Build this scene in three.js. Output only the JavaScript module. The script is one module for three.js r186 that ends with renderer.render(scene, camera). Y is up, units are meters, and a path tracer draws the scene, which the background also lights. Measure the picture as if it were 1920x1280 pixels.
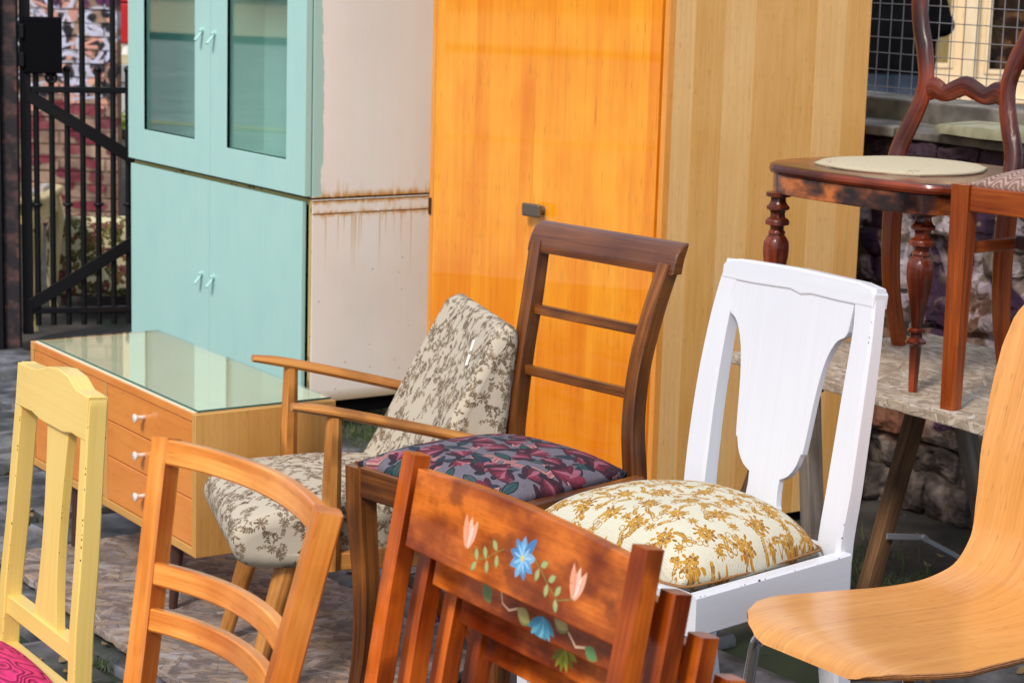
import * as THREE from 'three';
import { RoundedBoxGeometry } from 'three/addons/geometries/RoundedBoxGeometry.js';
import { MarchingCubes } from 'three/addons/objects/MarchingCubes.js';
import { mergeGeometries, mergeVertices, toCreasedNormals } from 'three/addons/utils/BufferGeometryUtils.js';

// ------------------------------------------------------------------ camera, sky, sun, exposure
const scene = new THREE.Scene();
const EYE = new THREE.Vector3(0, 1.45, 0);
const camera = new THREE.PerspectiveCamera(2 * Math.atan(640 / 3960) * 180 / Math.PI, 1024 / 682, 0.1, 400);
const PITCH = 10.4 * Math.PI / 180, ROLL = 1.65 * Math.PI / 180;
const cf = new THREE.Vector3(0, -Math.sin(PITCH), -Math.cos(PITCH));
const cu0 = new THREE.Vector3(0, Math.cos(PITCH), -Math.sin(PITCH)), cr0 = new THREE.Vector3(1, 0, 0);
const camR = cr0.clone().multiplyScalar(Math.cos(ROLL)).addScaledVector(cu0, Math.sin(ROLL));
const camU = cu0.clone().multiplyScalar(Math.cos(ROLL)).addScaledVector(cr0, -Math.sin(ROLL));
camera.position.copy(EYE);
camera.quaternion.setFromRotationMatrix(new THREE.Matrix4().makeBasis(camR, camU, cf.clone().negate()));
camera.focus = 3.4;
camera.userData.fStop = 13;

const renderer = new THREE.WebGLRenderer({ antialias: true });
renderer.setSize(1024, 682);
renderer.toneMapping = THREE.LinearToneMapping;
renderer.toneMappingExposure = 1.22;
renderer.shadowMap.enabled = true;

const SUN = new THREE.Vector3(-0.34, 0.68, 0.64).normalize();
{ // a bright, thinly overcast sky: soft and slightly brighter round the sun
  const w = 256, h = 128, d = new Float32Array(w * h * 4);
  for (let j = 0; j < h; j++) for (let i = 0; i < w; i++) {
    const el = ((j + 0.5) / h - 0.5) * Math.PI, az = ((i + 0.5) / w - 0.5) * 2 * Math.PI;
    const dx = Math.cos(el) * Math.cos(az), dy = Math.sin(el), dz = Math.cos(el) * Math.sin(az);
    const s = Math.max(0, dx * SUN.x + dy * SUN.y + dz * SUN.z);
    const up = Math.max(0, dy);
    const g = 0.3 * Math.pow(s, 3) + 0.7 * Math.pow(s, 14);
    const b = 0.66 - 0.1 * up, k = (j * w + i) * 4;
    d[k] = b * (0.76 + 0.08 * (1 - up)) + g * 1.0; d[k + 1] = b * (0.93 + 0.03 * (1 - up)) + g * 0.96; d[k + 2] = b * 1.2 + g * 0.92; d[k + 3] = 1;
    if (dy < 0) { d[k] *= 0.3; d[k + 1] *= 0.3; d[k + 2] *= 0.3; }
  }
  const t = new THREE.DataTexture(d, w, h, THREE.RGBAFormat, THREE.FloatType);
  t.mapping = THREE.EquirectangularReflectionMapping; t.magFilter = THREE.LinearFilter; t.needsUpdate = true;
  scene.background = t; scene.environment = t;
}
const sun = new THREE.DirectionalLight(0xfff4e8, 2.3);
sun.position.copy(SUN).multiplyScalar(30).add(new THREE.Vector3(0, 0, -5));
sun.target.position.set(0, 0, -5); sun.castShadow = true; sun.shadow.radius = 22; sun.shadow.mapSize.set(2048, 2048);
Object.assign(sun.shadow.camera, { left: -12, right: 12, top: 12, bottom: -12, near: 1, far: 70 });
scene.add(sun, sun.target);

// ------------------------------------------------------------------ helpers
let seedState = 1;
function seed(n) { seedState = (n * 2654435761) >>> 0 || 1; }
function rnd() { seedState ^= seedState << 13; seedState >>>= 0; seedState ^= seedState >>> 17; seedState ^= seedState << 5; seedState >>>= 0; return seedState / 4294967296; }
const rr = (a, b) => a + (b - a) * rnd();
const pick = a => a[Math.floor(rnd() * a.length) % a.length];
const PERM = new Float32Array(65536); seed(77); for (let i = 0; i < 65536; i++) PERM[i] = rnd();
function vn(x, y, px = 256, py = 256, o = 0) { // value noise, periodic
  const xi = Math.floor(x), yi = Math.floor(y), fx = x - xi, fy = y - yi;
  const sx = fx * fx * (3 - 2 * fx), sy = fy * fy * (3 - 2 * fy);
  const x0 = ((xi % px) + px) % px, x1 = (x0 + 1) % px, y0 = ((yi % py) + py) % py, y1 = (y0 + 1) % py;
  const H = (a, b) => PERM[(a * 157 + b * 3571 + o * 7919) & 65535];
  const a = H(x0, y0), b = H(x1, y0), c = H(x0, y1), e = H(x1, y1);
  return a + (b - a) * sx + (c - a) * sy + (a - b - c + e) * sx * sy;
}
function fbm(x, y, p, q, n, o) { let s = 0, a = 0.5, t = 0; for (let i = 0; i < n; i++) { s += a * vn(x, y, p, q, o + i); t += a; x *= 2; y *= 2; p *= 2; q *= 2; a *= 0.5; } return s / t; }
const hex = h => [(h >> 16) & 255, (h >> 8) & 255, h & 255];
const mix3 = (a, b, t) => [a[0] + (b[0] - a[0]) * t, a[1] + (b[1] - a[1]) * t, a[2] + (b[2] - a[2]) * t];
const cl = (v, a = 0, b = 1) => Math.min(b, Math.max(a, v));
function pixTex(w, h, fn, srgb = true) {
  const d = new Uint8Array(w * h * 4);
  for (let j = 0; j < h; j++) for (let i = 0; i < w; i++) { const c = fn(i / w, j / h, i, j), k = (j * w + i) * 4; d[k] = cl(c[0], 0, 255); d[k + 1] = cl(c[1], 0, 255); d[k + 2] = cl(c[2], 0, 255); d[k + 3] = 255; }
  const t = new THREE.DataTexture(d, w, h); t.wrapS = t.wrapT = THREE.RepeatWrapping; t.magFilter = THREE.LinearFilter; t.minFilter = THREE.LinearMipmapLinearFilter; t.generateMipmaps = true;
  if (srgb) t.colorSpace = THREE.SRGBColorSpace; t.needsUpdate = true; return t;
}
function canvasTex(w, h, draw, srgb = true) {
  const c = document.createElement('canvas'); c.width = w; c.height = h; const g = c.getContext('2d'); draw(g, w, h);
  const t = new THREE.CanvasTexture(c); t.wrapS = t.wrapT = THREE.RepeatWrapping; if (srgb) t.colorSpace = THREE.SRGBColorSpace; return t;
}
// wood: u across (0.5 m), v along (1 m)
function woodTex(o, dark, light, opt = {}) {
  const { fig = 0.25, line = 0.5, pore = 0.25, rings = 14, bands = 0, band = 0.3, warpK = 1, ringK = 1, figS = 1, wear = 0, wearCol = 0x3a2413, w = 512, h = 1024 } = opt;
  const a = hex(dark), b = hex(light), wc = hex(wearCol);
  return pixTex(w, h, (u, v) => {
    const warp = (fbm(u * 4, v * 3, 4, 3, 3, o) - 0.5) * warpK; const bi = bands ? Math.floor(u * bands) : 0, bo = bands ? band * (PERM[(bi * 97 + o * 31) & 65535] - 0.5) : 0;
    let g1 = vn((u + warp * 0.05) * 64, v * 3, 64, 3, o + 9), g2 = vn((u + warp * 0.03) * 190, v * 8, 190, 8, o + 13);
    const ring = 0.5 + 0.5 * Math.sin((u * rings + warp * 3.2) * Math.PI * 2);
    const f = fbm((u * 5 + bi * 3.37) * figS, v * 7 * figS, 5 * figS, 7 * figS, 4, o + 21);
    const g3 = vn((u + warp * 0.02) * 256, v * 14, 256, 14, o + 15), st = vn((u + warp * 0.06) * 40, v * 2, 40, 2, o + 17);
    let t = 0.5 + line * (0.5 * (g1 - 0.5) + 0.45 * (g2 - 0.5) + 0.3 * (g3 - 0.5) + 0.22 * ringK * (ring - 0.5)) + fig * 2 * (f - 0.5) + bo;
    let c = mix3(a, b, cl(t, -0.25, 1.2));
    if (st > 0.8) c = mix3(c, a.map(q => q * 0.6), pore * (st - 0.8) * 3.2 * g1);
    const p = vn(u * 300, v * 40, 300, 40, o + 31); if (p > 0.8) c = mix3(c, a.map(q => q * 0.6), pore * (p - 0.8) * 5);
    if (wear) { const q = fbm(u * 7, v * 9, 7, 9, 4, o + 41); c = mix3(c, wc, wear * cl((q - 0.55) * 6)); }
    return c;
  });
}
const M = (o) => new THREE.MeshPhysicalMaterial(Object.assign({ roughness: 0.6, metalness: 0 }, o));
const lin = (r, g, b) => new THREE.Color().setRGB(r, g, b);
// uv by the dominant axis of each triangle, grain along `axis`; 0.5 m across, 1 m along by default
function uvBox(geo, axis = 'y', su = 0.5, sv = 1, off = null) {
  const g = geo.index ? geo.toNonIndexed() : geo; const p = g.attributes.position, n = p.count, uv = new Float32Array(n * 2);
  const ou = off ? off[0] : rnd() * 3, ov = off ? off[1] : rnd() * 3; const A = 'xyz'.indexOf(axis);
  const e1 = new THREE.Vector3(), e2 = new THREE.Vector3(), a = new THREE.Vector3(), b = new THREE.Vector3(), c = new THREE.Vector3();
  for (let i = 0; i < n; i += 3) {
    a.fromBufferAttribute(p, i); b.fromBufferAttribute(p, i + 1); c.fromBufferAttribute(p, i + 2);
    e1.subVectors(b, a); e2.subVectors(c, a); e1.cross(e2);
    const w = [Math.abs(e1.x), Math.abs(e1.y), Math.abs(e1.z)]; let d = w.indexOf(Math.max(...w));
    let V = A, U = [0, 1, 2].find(k => k !== A && k !== d); if (d === A) { V = (A + 1) % 3; U = (A + 2) % 3; }
    [a, b, c].forEach((q, k) => { const v = [q.x, q.y, q.z]; uv[(i + k) * 2] = v[U] / su + ou + (d * 0.37); uv[(i + k) * 2 + 1] = v[V] / sv + ov; });
  }
  g.setAttribute('uv', new THREE.BufferAttribute(uv, 2)); if (!g.attributes.normal) g.computeVertexNormals(); return g;
}
function rbox(w, h, d, r = 0.002, axis = 'y', su, sv, off) { return uvBox(new RoundedBoxGeometry(w, h, d, 2, Math.min(r, w / 2.01, h / 2.01, d / 2.01)), axis, su, sv, off); }
function boxAt(x0, x1, y0, y1, z0, z1, r, axis, su, sv, off) { const g = rbox(x1 - x0, y1 - y0, z1 - z0, r, axis, su, sv, off); g.translate((x0 + x1) / 2, (y0 + y1) / 2, (z0 + z1) / 2); return g; }
// sweep a chamfered rectangle (w along `side`, t across) along a path
function sweep(path, w, t, { side = [1, 0, 0], ch = 0.2, n = 1, round = 0, su = 0.5, sv = 1, crease = 0.5 } = {}) {
  let P = path.map(q => new THREE.Vector3(...q)); const m0 = P.length;
  const W = Array.isArray(w) ? w : Array(m0).fill(w), T = Array.isArray(t) ? t : Array(m0).fill(t);
  let ws = W, ts = T;
  if (n > 1) { const c = new THREE.CatmullRomCurve3(P, false, 'centripetal'); const N = (m0 - 1) * n; const q = []; ws = []; ts = [];
    for (let i = 0; i <= N; i++) { const u = i / N, f = u * (m0 - 1), k = Math.min(m0 - 2, Math.floor(f)), l = f - k; q.push(c.getPoint(u)); ws.push(W[k] + (W[k + 1] - W[k]) * l); ts.push(T[k] + (T[k + 1] - T[k]) * l); } P = q; }
  const S0 = new THREE.Vector3(...side); const sec = [];
  if (round) for (let k = 0; k < round; k++) { const a = (k + 0.5) / round * Math.PI * 2; sec.push([Math.cos(a) / 2, Math.sin(a) / 2]); }
  const ringAt = (i) => { const a = P[Math.max(0, i - 1)], b = P[Math.min(P.length - 1, i + 1)], tg = b.clone().sub(a).normalize(); const s = S0.clone().addScaledVector(tg, -S0.dot(tg)).normalize(); const nn = tg.clone().cross(s);
    const ww = ws[i], tt = ts[i]; let cs = sec; if (!round) { const c = ch * Math.min(ww, tt), x = ww / 2, y = tt / 2; cs = [[x, -y + c], [x, y - c], [x - c, y], [-x + c, y], [-x, y - c], [-x, -y + c], [-x + c, -y], [x - c, -y]].map(q => [q[0] / ww, q[1] / tt]); }
    return cs.map(q => P[i].clone().addScaledVector(s, q[0] * ww).addScaledVector(nn, q[1] * tt)); };
  const R = P.map((_, i) => ringAt(i)), K = R[0].length, pos = [], uv = []; let L = [0]; for (let i = 1; i < P.length; i++) L.push(L[i - 1] + P[i].distanceTo(P[i - 1]));
  const per = [0]; for (let k = 0; k < K; k++) per.push(per[k] + R[0][k].distanceTo(R[0][(k + 1) % K])); const ou = rnd() * 3, ov = rnd() * 3;
  const push = (v, a, b) => { pos.push(v.x, v.y, v.z); uv.push(a / su + ou, b / sv + ov); };
  for (let i = 0; i < P.length - 1; i++) for (let k = 0; k < K; k++) { const k2 = (k + 1) % K; const a = R[i][k], b = R[i][k2], c = R[i + 1][k2], d = R[i + 1][k];
    push(a, per[k], L[i]); push(b, per[k + 1], L[i]); push(c, per[k + 1], L[i + 1]); push(a, per[k], L[i]); push(c, per[k + 1], L[i + 1]); push(d, per[k], L[i + 1]); }
  for (const [r, f] of [[R[0], 1], [R[R.length - 1], 0]]) { const c = r.reduce((s, v) => s.add(v), new THREE.Vector3()).multiplyScalar(1 / K); for (let k = 0; k < K; k++) { const a = r[k], b = r[(k + 1) % K]; const q = f ? [c, b, a] : [c, a, b]; q.forEach(v => push(v, v.x, v.z)); } }
  const g = new THREE.BufferGeometry(); g.setAttribute('position', new THREE.Float32BufferAttribute(pos, 3)); g.setAttribute('uv', new THREE.Float32BufferAttribute(uv, 2)); g.computeVertexNormals();
  return toCreasedNormals(g, crease);
}
function extr(pts, depth, bev = 0.002, { axis = 'y', su = 0.5, sv = 1, smooth = false, holes = [], off = null } = {}) {
  const s = new THREE.Shape(); s.moveTo(...pts[0]); if (smooth) s.splineThru(pts.slice(1).map(p => new THREE.Vector2(...p))); else pts.slice(1).forEach(p => s.lineTo(...p)); s.closePath();
  for (const hl of holes) { const q = new THREE.Path(); q.moveTo(...hl[0]); hl.slice(1).forEach(p => q.lineTo(...p)); q.closePath(); s.holes.push(q); }
  const g = new THREE.ExtrudeGeometry(s, { depth: depth - 2 * bev, bevelEnabled: bev > 0, bevelSize: bev, bevelThickness: bev, bevelOffset: -bev, bevelSegments: 2, curveSegments: 10, steps: 1 }); g.translate(0, 0, -(depth - 2 * bev) / 2);
  const u = uvBox(g, axis, su, sv, off); u.deleteAttribute('normal'); u.computeVertexNormals(); return toCreasedNormals(u, 0.25);
}
function spl(pts, n = 6) { const c = new THREE.CatmullRomCurve3(pts.map(p => new THREE.Vector3(p[0], p[1], 0)), false, 'centripetal'); return c.getPoints(n * (pts.length - 1)).map(p => [p.x, p.y]); }
// domed cushion over a trapezoid (x half widths hf at zf, hr at zr)
function cushion({ hf, hr, zf, zr, y0, y1, dome, N = 26, p = 3.2, su = 0.4, sv = 0.4, sq = 0.25, lump = 0, o = 3, ex = 0.62 }) {
  const pos = [], uv = [], idx = []; const at = (a, b) => {
    const m = Math.max(Math.abs(a), Math.abs(b)); let x = a, z = b; const r = Math.hypot(a, b); if (r > 0) { const k = m / r; const f = sq * m * m; x = a * (1 - f) + a * k * f; z = b * (1 - f) + b * k * f; }
    const t = (z + 1) / 2, hw = hr + (hf - hr) * t; return [x * hw, zr + (zf - zr) * t, m]; };
  const G = N + 1; for (let j = 0; j <= N; j++) for (let i = 0; i <= N; i++) { const s = v => Math.sign(v) * (1 - Math.pow(1 - Math.abs(v), 1.6)); const a = s(i / N * 2 - 1), b = s(j / N * 2 - 1); const [x, z] = at(a, b);
    const h = (1 - Math.pow(Math.abs(a), p)) * (1 - Math.pow(Math.abs(b), p)); const l = lump ? lump * (fbm(x * 14 + 9, z * 14 + 9, 64, 64, 2, o) - 0.5) * h : 0;
    pos.push(x, y1 + dome * Math.pow(h, ex) + l, z); uv.push(x / su, z / sv); }
  for (let j = 0; j < N; j++) for (let i = 0; i < N; i++) { const q = j * G + i; idx.push(q, q + G, q + 1, q + 1, q + G, q + G + 1); }
  const ring = []; for (let i = 0; i < N; i++) ring.push(i); for (let j = 0; j < N; j++) ring.push(j * G + N); for (let i = N; i > 0; i--) ring.push(N * G + i); for (let j = N; j > 0; j--) ring.push(j * G);
  const b0 = pos.length / 3; ring.forEach((r, k) => { pos.push(pos[r * 3] * 0.985, y0, pos[r * 3 + 2]); uv.push(uv[r * 2] * 1 + (Math.abs(pos[r * 3]) > Math.abs(pos[r * 3 + 2]) ? Math.sign(pos[r * 3]) * (y1 - y0) / su : 0), uv[r * 2 + 1] + (Math.abs(pos[r * 3]) > Math.abs(pos[r * 3 + 2]) ? 0 : Math.sign(pos[r * 3 + 2]) * (y1 - y0) / sv)); });
  const n = ring.length; for (let k = 0; k < n; k++) { const a = ring[k], b = ring[(k + 1) % n], c = b0 + k, d = b0 + (k + 1) % n; idx.push(a, b, c, b, d, c); }
  const c0 = pos.length / 3; pos.push(0, y0, (zf + zr) / 2); uv.push(0, 0); for (let k = 0; k < n; k++) idx.push(c0, b0 + k, b0 + (k + 1) % n);
  const g = new THREE.BufferGeometry(); g.setAttribute('position', new THREE.Float32BufferAttribute(pos, 3)); g.setAttribute('uv', new THREE.Float32BufferAttribute(uv, 2)); g.setIndex(idx); g.computeVertexNormals(); return g;
}
const merge = l => mergeGeometries(l.map(g => { let q = g.index ? g.toNonIndexed() : g; for (const k of Object.keys(q.attributes)) if (!['position', 'normal', 'uv'].includes(k)) q.deleteAttribute(k); return q; }));
// a point from a pixel of the 1920 x 1280 photograph and a distance along the view axis
function at(px, py, D) { return EYE.clone().addScaledVector(cf, D).addScaledVector(camR, (px - 960) / 3960 * D).addScaledVector(camU, -(py - 640) / 3960 * D); }
const taken = {};
function numbered(n) { taken[n] = (taken[n] ?? -1) + 1; return taken[n] ? `${n}_${String(taken[n]).padStart(3, '0')}` : n; }
function thing(name, label, category, p = [0, 0, 0], turn = 0, group) { const o = new THREE.Group(); o.name = numbered(name); o.position.set(...p); o.rotation.y = turn; o.userData = { label, category }; if (group) o.userData.group = group; scene.add(o); return o; }
function part(name, geo, mat, parent, label) { const m = new THREE.Mesh(geo, mat); m.name = name; m.castShadow = m.receiveShadow = true; if (label) m.userData.label = label; parent.add(m); return m; }
function struct(name, geo, mat) { const m = new THREE.Mesh(geo, mat); m.name = numbered(name); m.userData.kind = 'structure'; m.castShadow = m.receiveShadow = true; scene.add(m); return m; }
function sub(parent, name = 'x') { const g = new THREE.Group(); g.name = name; parent.add(g); return g; }
// ------------------------------------------------------------------ textures and materials
const wood = (o, d, l, opt, mo = {}) => M(Object.assign({ map: woodTex(o, d, l, opt), roughness: 0.38, specularIntensity: 0.6 }, mo));
const MAT = {};
MAT.orangeDoor = wood(1, 0xe87e0a, 0xffae2c, { fig: 0.6, figS: 1, line: 0.5, rings: 2, ringK: 0.4, bands: 4, band: 0.26, pore: 0.3, w: 1024, h: 1024 }, { roughness: 0.35, clearcoat: 0.75, clearcoatRoughness: 0.03, specularIntensity: 0.4 });
MAT.orangeEdge = wood(2, 0xdd8a35, 0xf2ab58, { fig: 0.3 }, { roughness: 0.4 });
MAT.maple = wood(3, 0xdca050, 0xf0bc76, { fig: 0.35, line: 0.7, rings: 6, ringK: 0.5 }, { roughness: 0.45 });
MAT.maple2 = wood(4, 0xe8b06a, 0xf6c886, { fig: 0.3, line: 0.75, rings: 5, ringK: 0.5 }, { roughness: 0.45 });
MAT.maple3 = wood(5, 0xdaa052, 0xeeb670, { fig: 0.4, line: 0.55, rings: 4, ringK: 0.5 }, { roughness: 0.45 });
MAT.sbFront = wood(6, 0xdc8030, 0xf5a04c, { fig: 0.35, line: 0.4, rings: 3 }, { roughness: 0.3, clearcoat: 0.7, clearcoatRoughness: 0.08 });
MAT.sbSide = wood(7, 0xc08a45, 0xd9a660, { fig: 0.3, line: 0.5, rings: 5 }, { roughness: 0.4 });
MAT.sbTop = wood(8, 0xe6d9b4, 0xf2e8cc, { fig: 0.2, line: 0.4, rings: 4 }, { roughness: 0.45 });
MAT.orangeChair = wood(9, 0xc0661a, 0xf6a852, { fig: 0.85, line: 0.7, rings: 5, ringK: 0.6, wear: 0.2, wearCol: 0x7a3d12 }, { roughness: 0.3, clearcoat: 0.5, clearcoatRoughness: 0.2 });
MAT.armWood = wood(10, 0xa8682a, 0xd59650, { fig: 0.4, line: 0.8, rings: 9, wear: 0.35, wearCol: 0x4a2a12 }, { roughness: 0.42 });
MAT.darkChair = wood(11, 0x4c2810, 0x9a5c24, { fig: 0.6, line: 0.8, rings: 8, wear: 0.25, wearCol: 0x3a2010 }, { roughness: 0.3, clearcoat: 0.4, clearcoatRoughness: 0.2 });
MAT.painted = wood(12, 0x722804, 0xc8621a, { fig: 1.1, line: 0.5, rings: 3, wear: 0.6, wearCol: 0x54200b }, { roughness: 0.33, clearcoat: 0.25, clearcoatRoughness: 0.15 });
MAT.mahogany = wood(13, 0x3a1206, 0x86381a, { fig: 1.0, line: 0.7, rings: 6, wear: 0.3, wearCol: 0x2a0d05 }, { roughness: 0.28, clearcoat: 0.4, clearcoatRoughness: 0.12 });
MAT.burr = wood(14, 0x2c0e05, 0xa85a22, { figS: 3, fig: 1.5, line: 0.3, rings: 4, wear: 0.5, wearCol: 0x2a0f06 }, { roughness: 0.25, clearcoat: 0.7, clearcoatRoughness: 0.15 });
MAT.redBrown = wood(15, 0x6c2808, 0xb05a1e, { fig: 0.35, line: 0.8, rings: 9 }, { roughness: 0.33, clearcoat: 0.3, clearcoatRoughness: 0.2 });
MAT.oakPly = wood(16, 0xc8843c, 0xe2a45e, { fig: 0.3, line: 0.75, rings: 8, pore: 0.35, warpK: 0.15, ringK: 0.15 }, { roughness: 0.32, clearcoat: 0.45, clearcoatRoughness: 0.2 });
MAT.greyWood = wood(17, 0x6d6258, 0x9c8f82, { fig: 0.4, line: 1.1, rings: 12, wear: 0.3, wearCol: 0x4a423b }, { roughness: 0.85 });
MAT.brownWood = wood(18, 0x4c3420, 0x86623f, { fig: 0.4, line: 1.0, rings: 12, wear: 0.3, wearCol: 0x3a2818 }, { roughness: 0.7 });
MAT.pine = wood(19, 0xe6c79a, 0xf6e2bd, { fig: 0.25, line: 0.6, rings: 7 }, { roughness: 0.6 });
MAT.teakLeg = M({ color: lin(0.06, 0.022, 0.015), roughness: 0.45 });
// brushed paint: nearly even colour with faint strokes, dirt and sparse chips
const paintTex = (o, base, dirt, chip, chips) => { const a = hex(base), b = hex(dirt), c = hex(chip); return pixTex(512, 512, (u, v) => {
  const s = vn(u * 180, v * 6, 180, 6, o) * 0.5 + fbm(u * 6, v * 5, 6, 5, 4, o + 3) * 0.9 - 0.5; let q = mix3(a, b, cl(s) * 0.7);
  const e = fbm(u * 40, v * 40, 40, 40, 3, o + 11), m = fbm(u * 5, v * 5, 5, 5, 2, o + 17); if (chips && e > 0.80 - chips * m) q = c; return q; }); };
const paintBump = pixTex(256, 256, (u, v) => { const s = 128 + 60 * (vn(u * 120, v * 5, 120, 5, 60) - 0.5) + 60 * (fbm(u * 12, v * 12, 12, 12, 3, 61) - 0.5); return [s, s, s]; }, false);
MAT.yellow = M({ map: paintTex(31, 0xf0cf74, 0xd8b250, 0x4a2a12, 0), roughness: 0.4, clearcoat: 0.25, clearcoatRoughness: 0.3, bumpMap: paintBump, bumpScale: 0.00015 });
MAT.white = M({ map: paintTex(32, 0xe0e2e8, 0xd4d6dd, 0x55382a, 0.0), roughness: 0.3, clearcoat: 0.35, clearcoatRoughness: 0.2, bumpMap: paintBump, bumpScale: 0.00012 });
MAT.mint = M({ map: paintTex(33, 0xa9d2ca, 0x9cc8c1, 0x7a8a70, 0.0), roughness: 0.42, bumpMap: paintBump, bumpScale: 0.00015 });
MAT.mintDark = M({ map: paintTex(34, 0x9cc6c0, 0x8fbbb8, 0x7a8a70, 0.0), roughness: 0.45 });
MAT.chip = M({ color: lin(0.07, 0.03, 0.012), roughness: 0.8 });
MAT.rawEdge = M({ map: paintTex(35, 0xb9a66a, 0x8f7a45, 0x4a3520, 0.08), roughness: 0.8 });
MAT.black = M({ color: lin(0.003, 0.003, 0.004), roughness: 0.8, specularIntensity: 0.2 });
MAT.iron = M({ map: pixTex(256, 256, (u, v) => { const q = fbm(u * 9, v * 9, 9, 9, 4, 71); return mix3([12, 11, 14], [40, 26, 20], cl((q - 0.6) * 4) * 0.5); }), roughness: 0.5, specularIntensity: 0.6 });
MAT.rustPost = M({ map: pixTex(256, 512, (u, v) => { const q = fbm(u * 8, v * 22, 8, 22, 4, 72), r = fbm(u * 12, v * 16, 12, 16, 4, 75); return mix3(mix3([34, 28, 32], [84, 58, 54], cl((q - 0.4) * 3)), [150, 78, 44], cl((r - 0.66) * 5) * 0.8); }), roughness: 0.8 });
MAT.chrome = M({ color: lin(0.75, 0.75, 0.77), metalness: 1, roughness: 0.12 });
MAT.steel = M({ color: lin(0.4, 0.41, 0.43), metalness: 0.6, roughness: 0.35 });
MAT.wire = M({ color: lin(0.3, 0.3, 0.31), metalness: 0.6, roughness: 0.5 });
MAT.ivory = M({ color: lin(0.78, 0.74, 0.66), roughness: 0.25, clearcoat: 0.6, clearcoatRoughness: 0.1 });
MAT.pane = M({ color: lin(0.9, 0.95, 0.93), roughness: 0.015, transmission: 1, thickness: 0, ior: 1.5 });
MAT.topGlass = M({ color: lin(0.95, 0.985, 0.96), roughness: 0.02, transmission: 1, thickness: 0, ior: 1.55 });
MAT.glassEdge = M({ color: lin(0.02, 0.12, 0.1), roughness: 0.2 });
// ---- fabrics
function flowerSprig(g, x, y, s, cols, leafy = 1) {
  g.save(); g.translate(x, y); g.rotate(rnd() * 6.28); g.scale(s, s); g.lineCap = 'round';
  for (let ring = 0; ring < 3; ring++) { const n = 5 + ring * 3; for (let k = 0; k < n; k++) { const a = k / n * 6.283 + ring * 0.4 + rr(-0.15, 0.15), r = 3 + ring * 7; g.fillStyle = pick(cols); g.globalAlpha = rr(0.55, 1); g.save(); g.translate(Math.cos(a) * r, Math.sin(a) * r); g.rotate(a); g.beginPath(); g.ellipse(0, 0, 5.2, 2.9, 0, 0, 6.3); g.fill(); g.restore(); } }
  for (let st = 0; st < 5 * leafy; st++) { let a = rnd() * 6.28, px = Math.cos(a) * 18, py = Math.sin(a) * 18; g.strokeStyle = pick(cols); g.lineWidth = 1.5; g.globalAlpha = 0.9; const turn = rr(-0.25, 0.25);
    for (let k = 0; k < 6; k++) { const nx = px + Math.cos(a) * 7, ny = py + Math.sin(a) * 7; g.beginPath(); g.moveTo(px, py); g.lineTo(nx, ny); g.stroke(); px = nx; py = ny; a += turn; g.fillStyle = pick(cols); for (const d of [-1, 1]) { if (rnd() < 0.75) { g.save(); g.translate(px, py); g.rotate(a + d * 0.9); g.beginPath(); g.ellipse(5.5, 0, 6, 2.6, 0, 0, 6.3); g.fill(); g.restore(); } } } }
  g.restore(); g.globalAlpha = 1;
}
function speckle(g, w, h, n, cols, a, sz = 1.4) { for (let i = 0; i < n; i++) { g.fillStyle = pick(cols); g.globalAlpha = rnd() * a; g.fillRect(rnd() * w, rnd() * h, sz, sz); } g.globalAlpha = 1; }
function wrapDraw(w, h, x, y, f) { for (const dx of [-w, 0, w]) for (const dy of [-h, 0, h]) { const s = seedState; f(x + dx, y + dy); if (dx !== w || dy !== h) seedState = s; } }
const armFabric = (() => { seed(101); return canvasTex(1024, 1024, (g, w, h) => { g.fillStyle = '#bcb09b'; g.fillRect(0, 0, w, h); speckle(g, w, h, 60000, ['#a3957c', '#cabea9', '#968770'], 0.3);
  const spots = [[130, 150, 3.4], [520, 110, 2.8], [850, 240, 3.5], [300, 420, 3.0], [680, 500, 3.5], [110, 720, 3.4], [430, 800, 3.1], [830, 830, 3.0], [590, 300, 2], [950, 560, 2.2], [250, 950, 2.2], [380, 610, 2.0], [60, 440, 2.1], [720, 700, 2.0], [640, 960, 2.3], [330, 190, 1.8], [960, 60, 2], [520, 620, 1.8], [200, 300, 2.6], [620, 200, 2.4], [900, 420, 2.6], [400, 300, 1.8], [560, 860, 2.6], [760, 920, 2.2], [300, 760, 2.2], [980, 720, 2.6], [40, 900, 2.4], [200, 560, 2], [790, 620, 2.0], [480, 480, 2.2], [20, 300, 2]];
  for (const [x, y, s] of [...spots, ...spots.map(q => [(q[0] * 1.7 + 333) % 1024, (q[1] * 1.3 + 517) % 1024, q[2] * 0.7])]) wrapDraw(w, h, x, y, (a, b) => flowerSprig(g, a, b, s * 0.66, ['#5c4a36', '#4a3a2a', '#75604a', '#857050', '#65523e'], 1)); }); })();
const weaveBump = pixTex(256, 256, (u, v, i, j) => { const s = 128 + 50 * Math.sin(u * 96 * Math.PI * 2) * Math.sin(v * 96 * Math.PI * 2) + 50 * (fbm(u * 24, v * 24, 24, 24, 3, 80) - 0.5); return [s, s, s]; }, false);
MAT.armFabric = M({ map: armFabric, roughness: 0.75, sheen: 0.4, sheenRoughness: 0.5, bumpMap: weaveBump, bumpScale: 0.001 });
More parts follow.
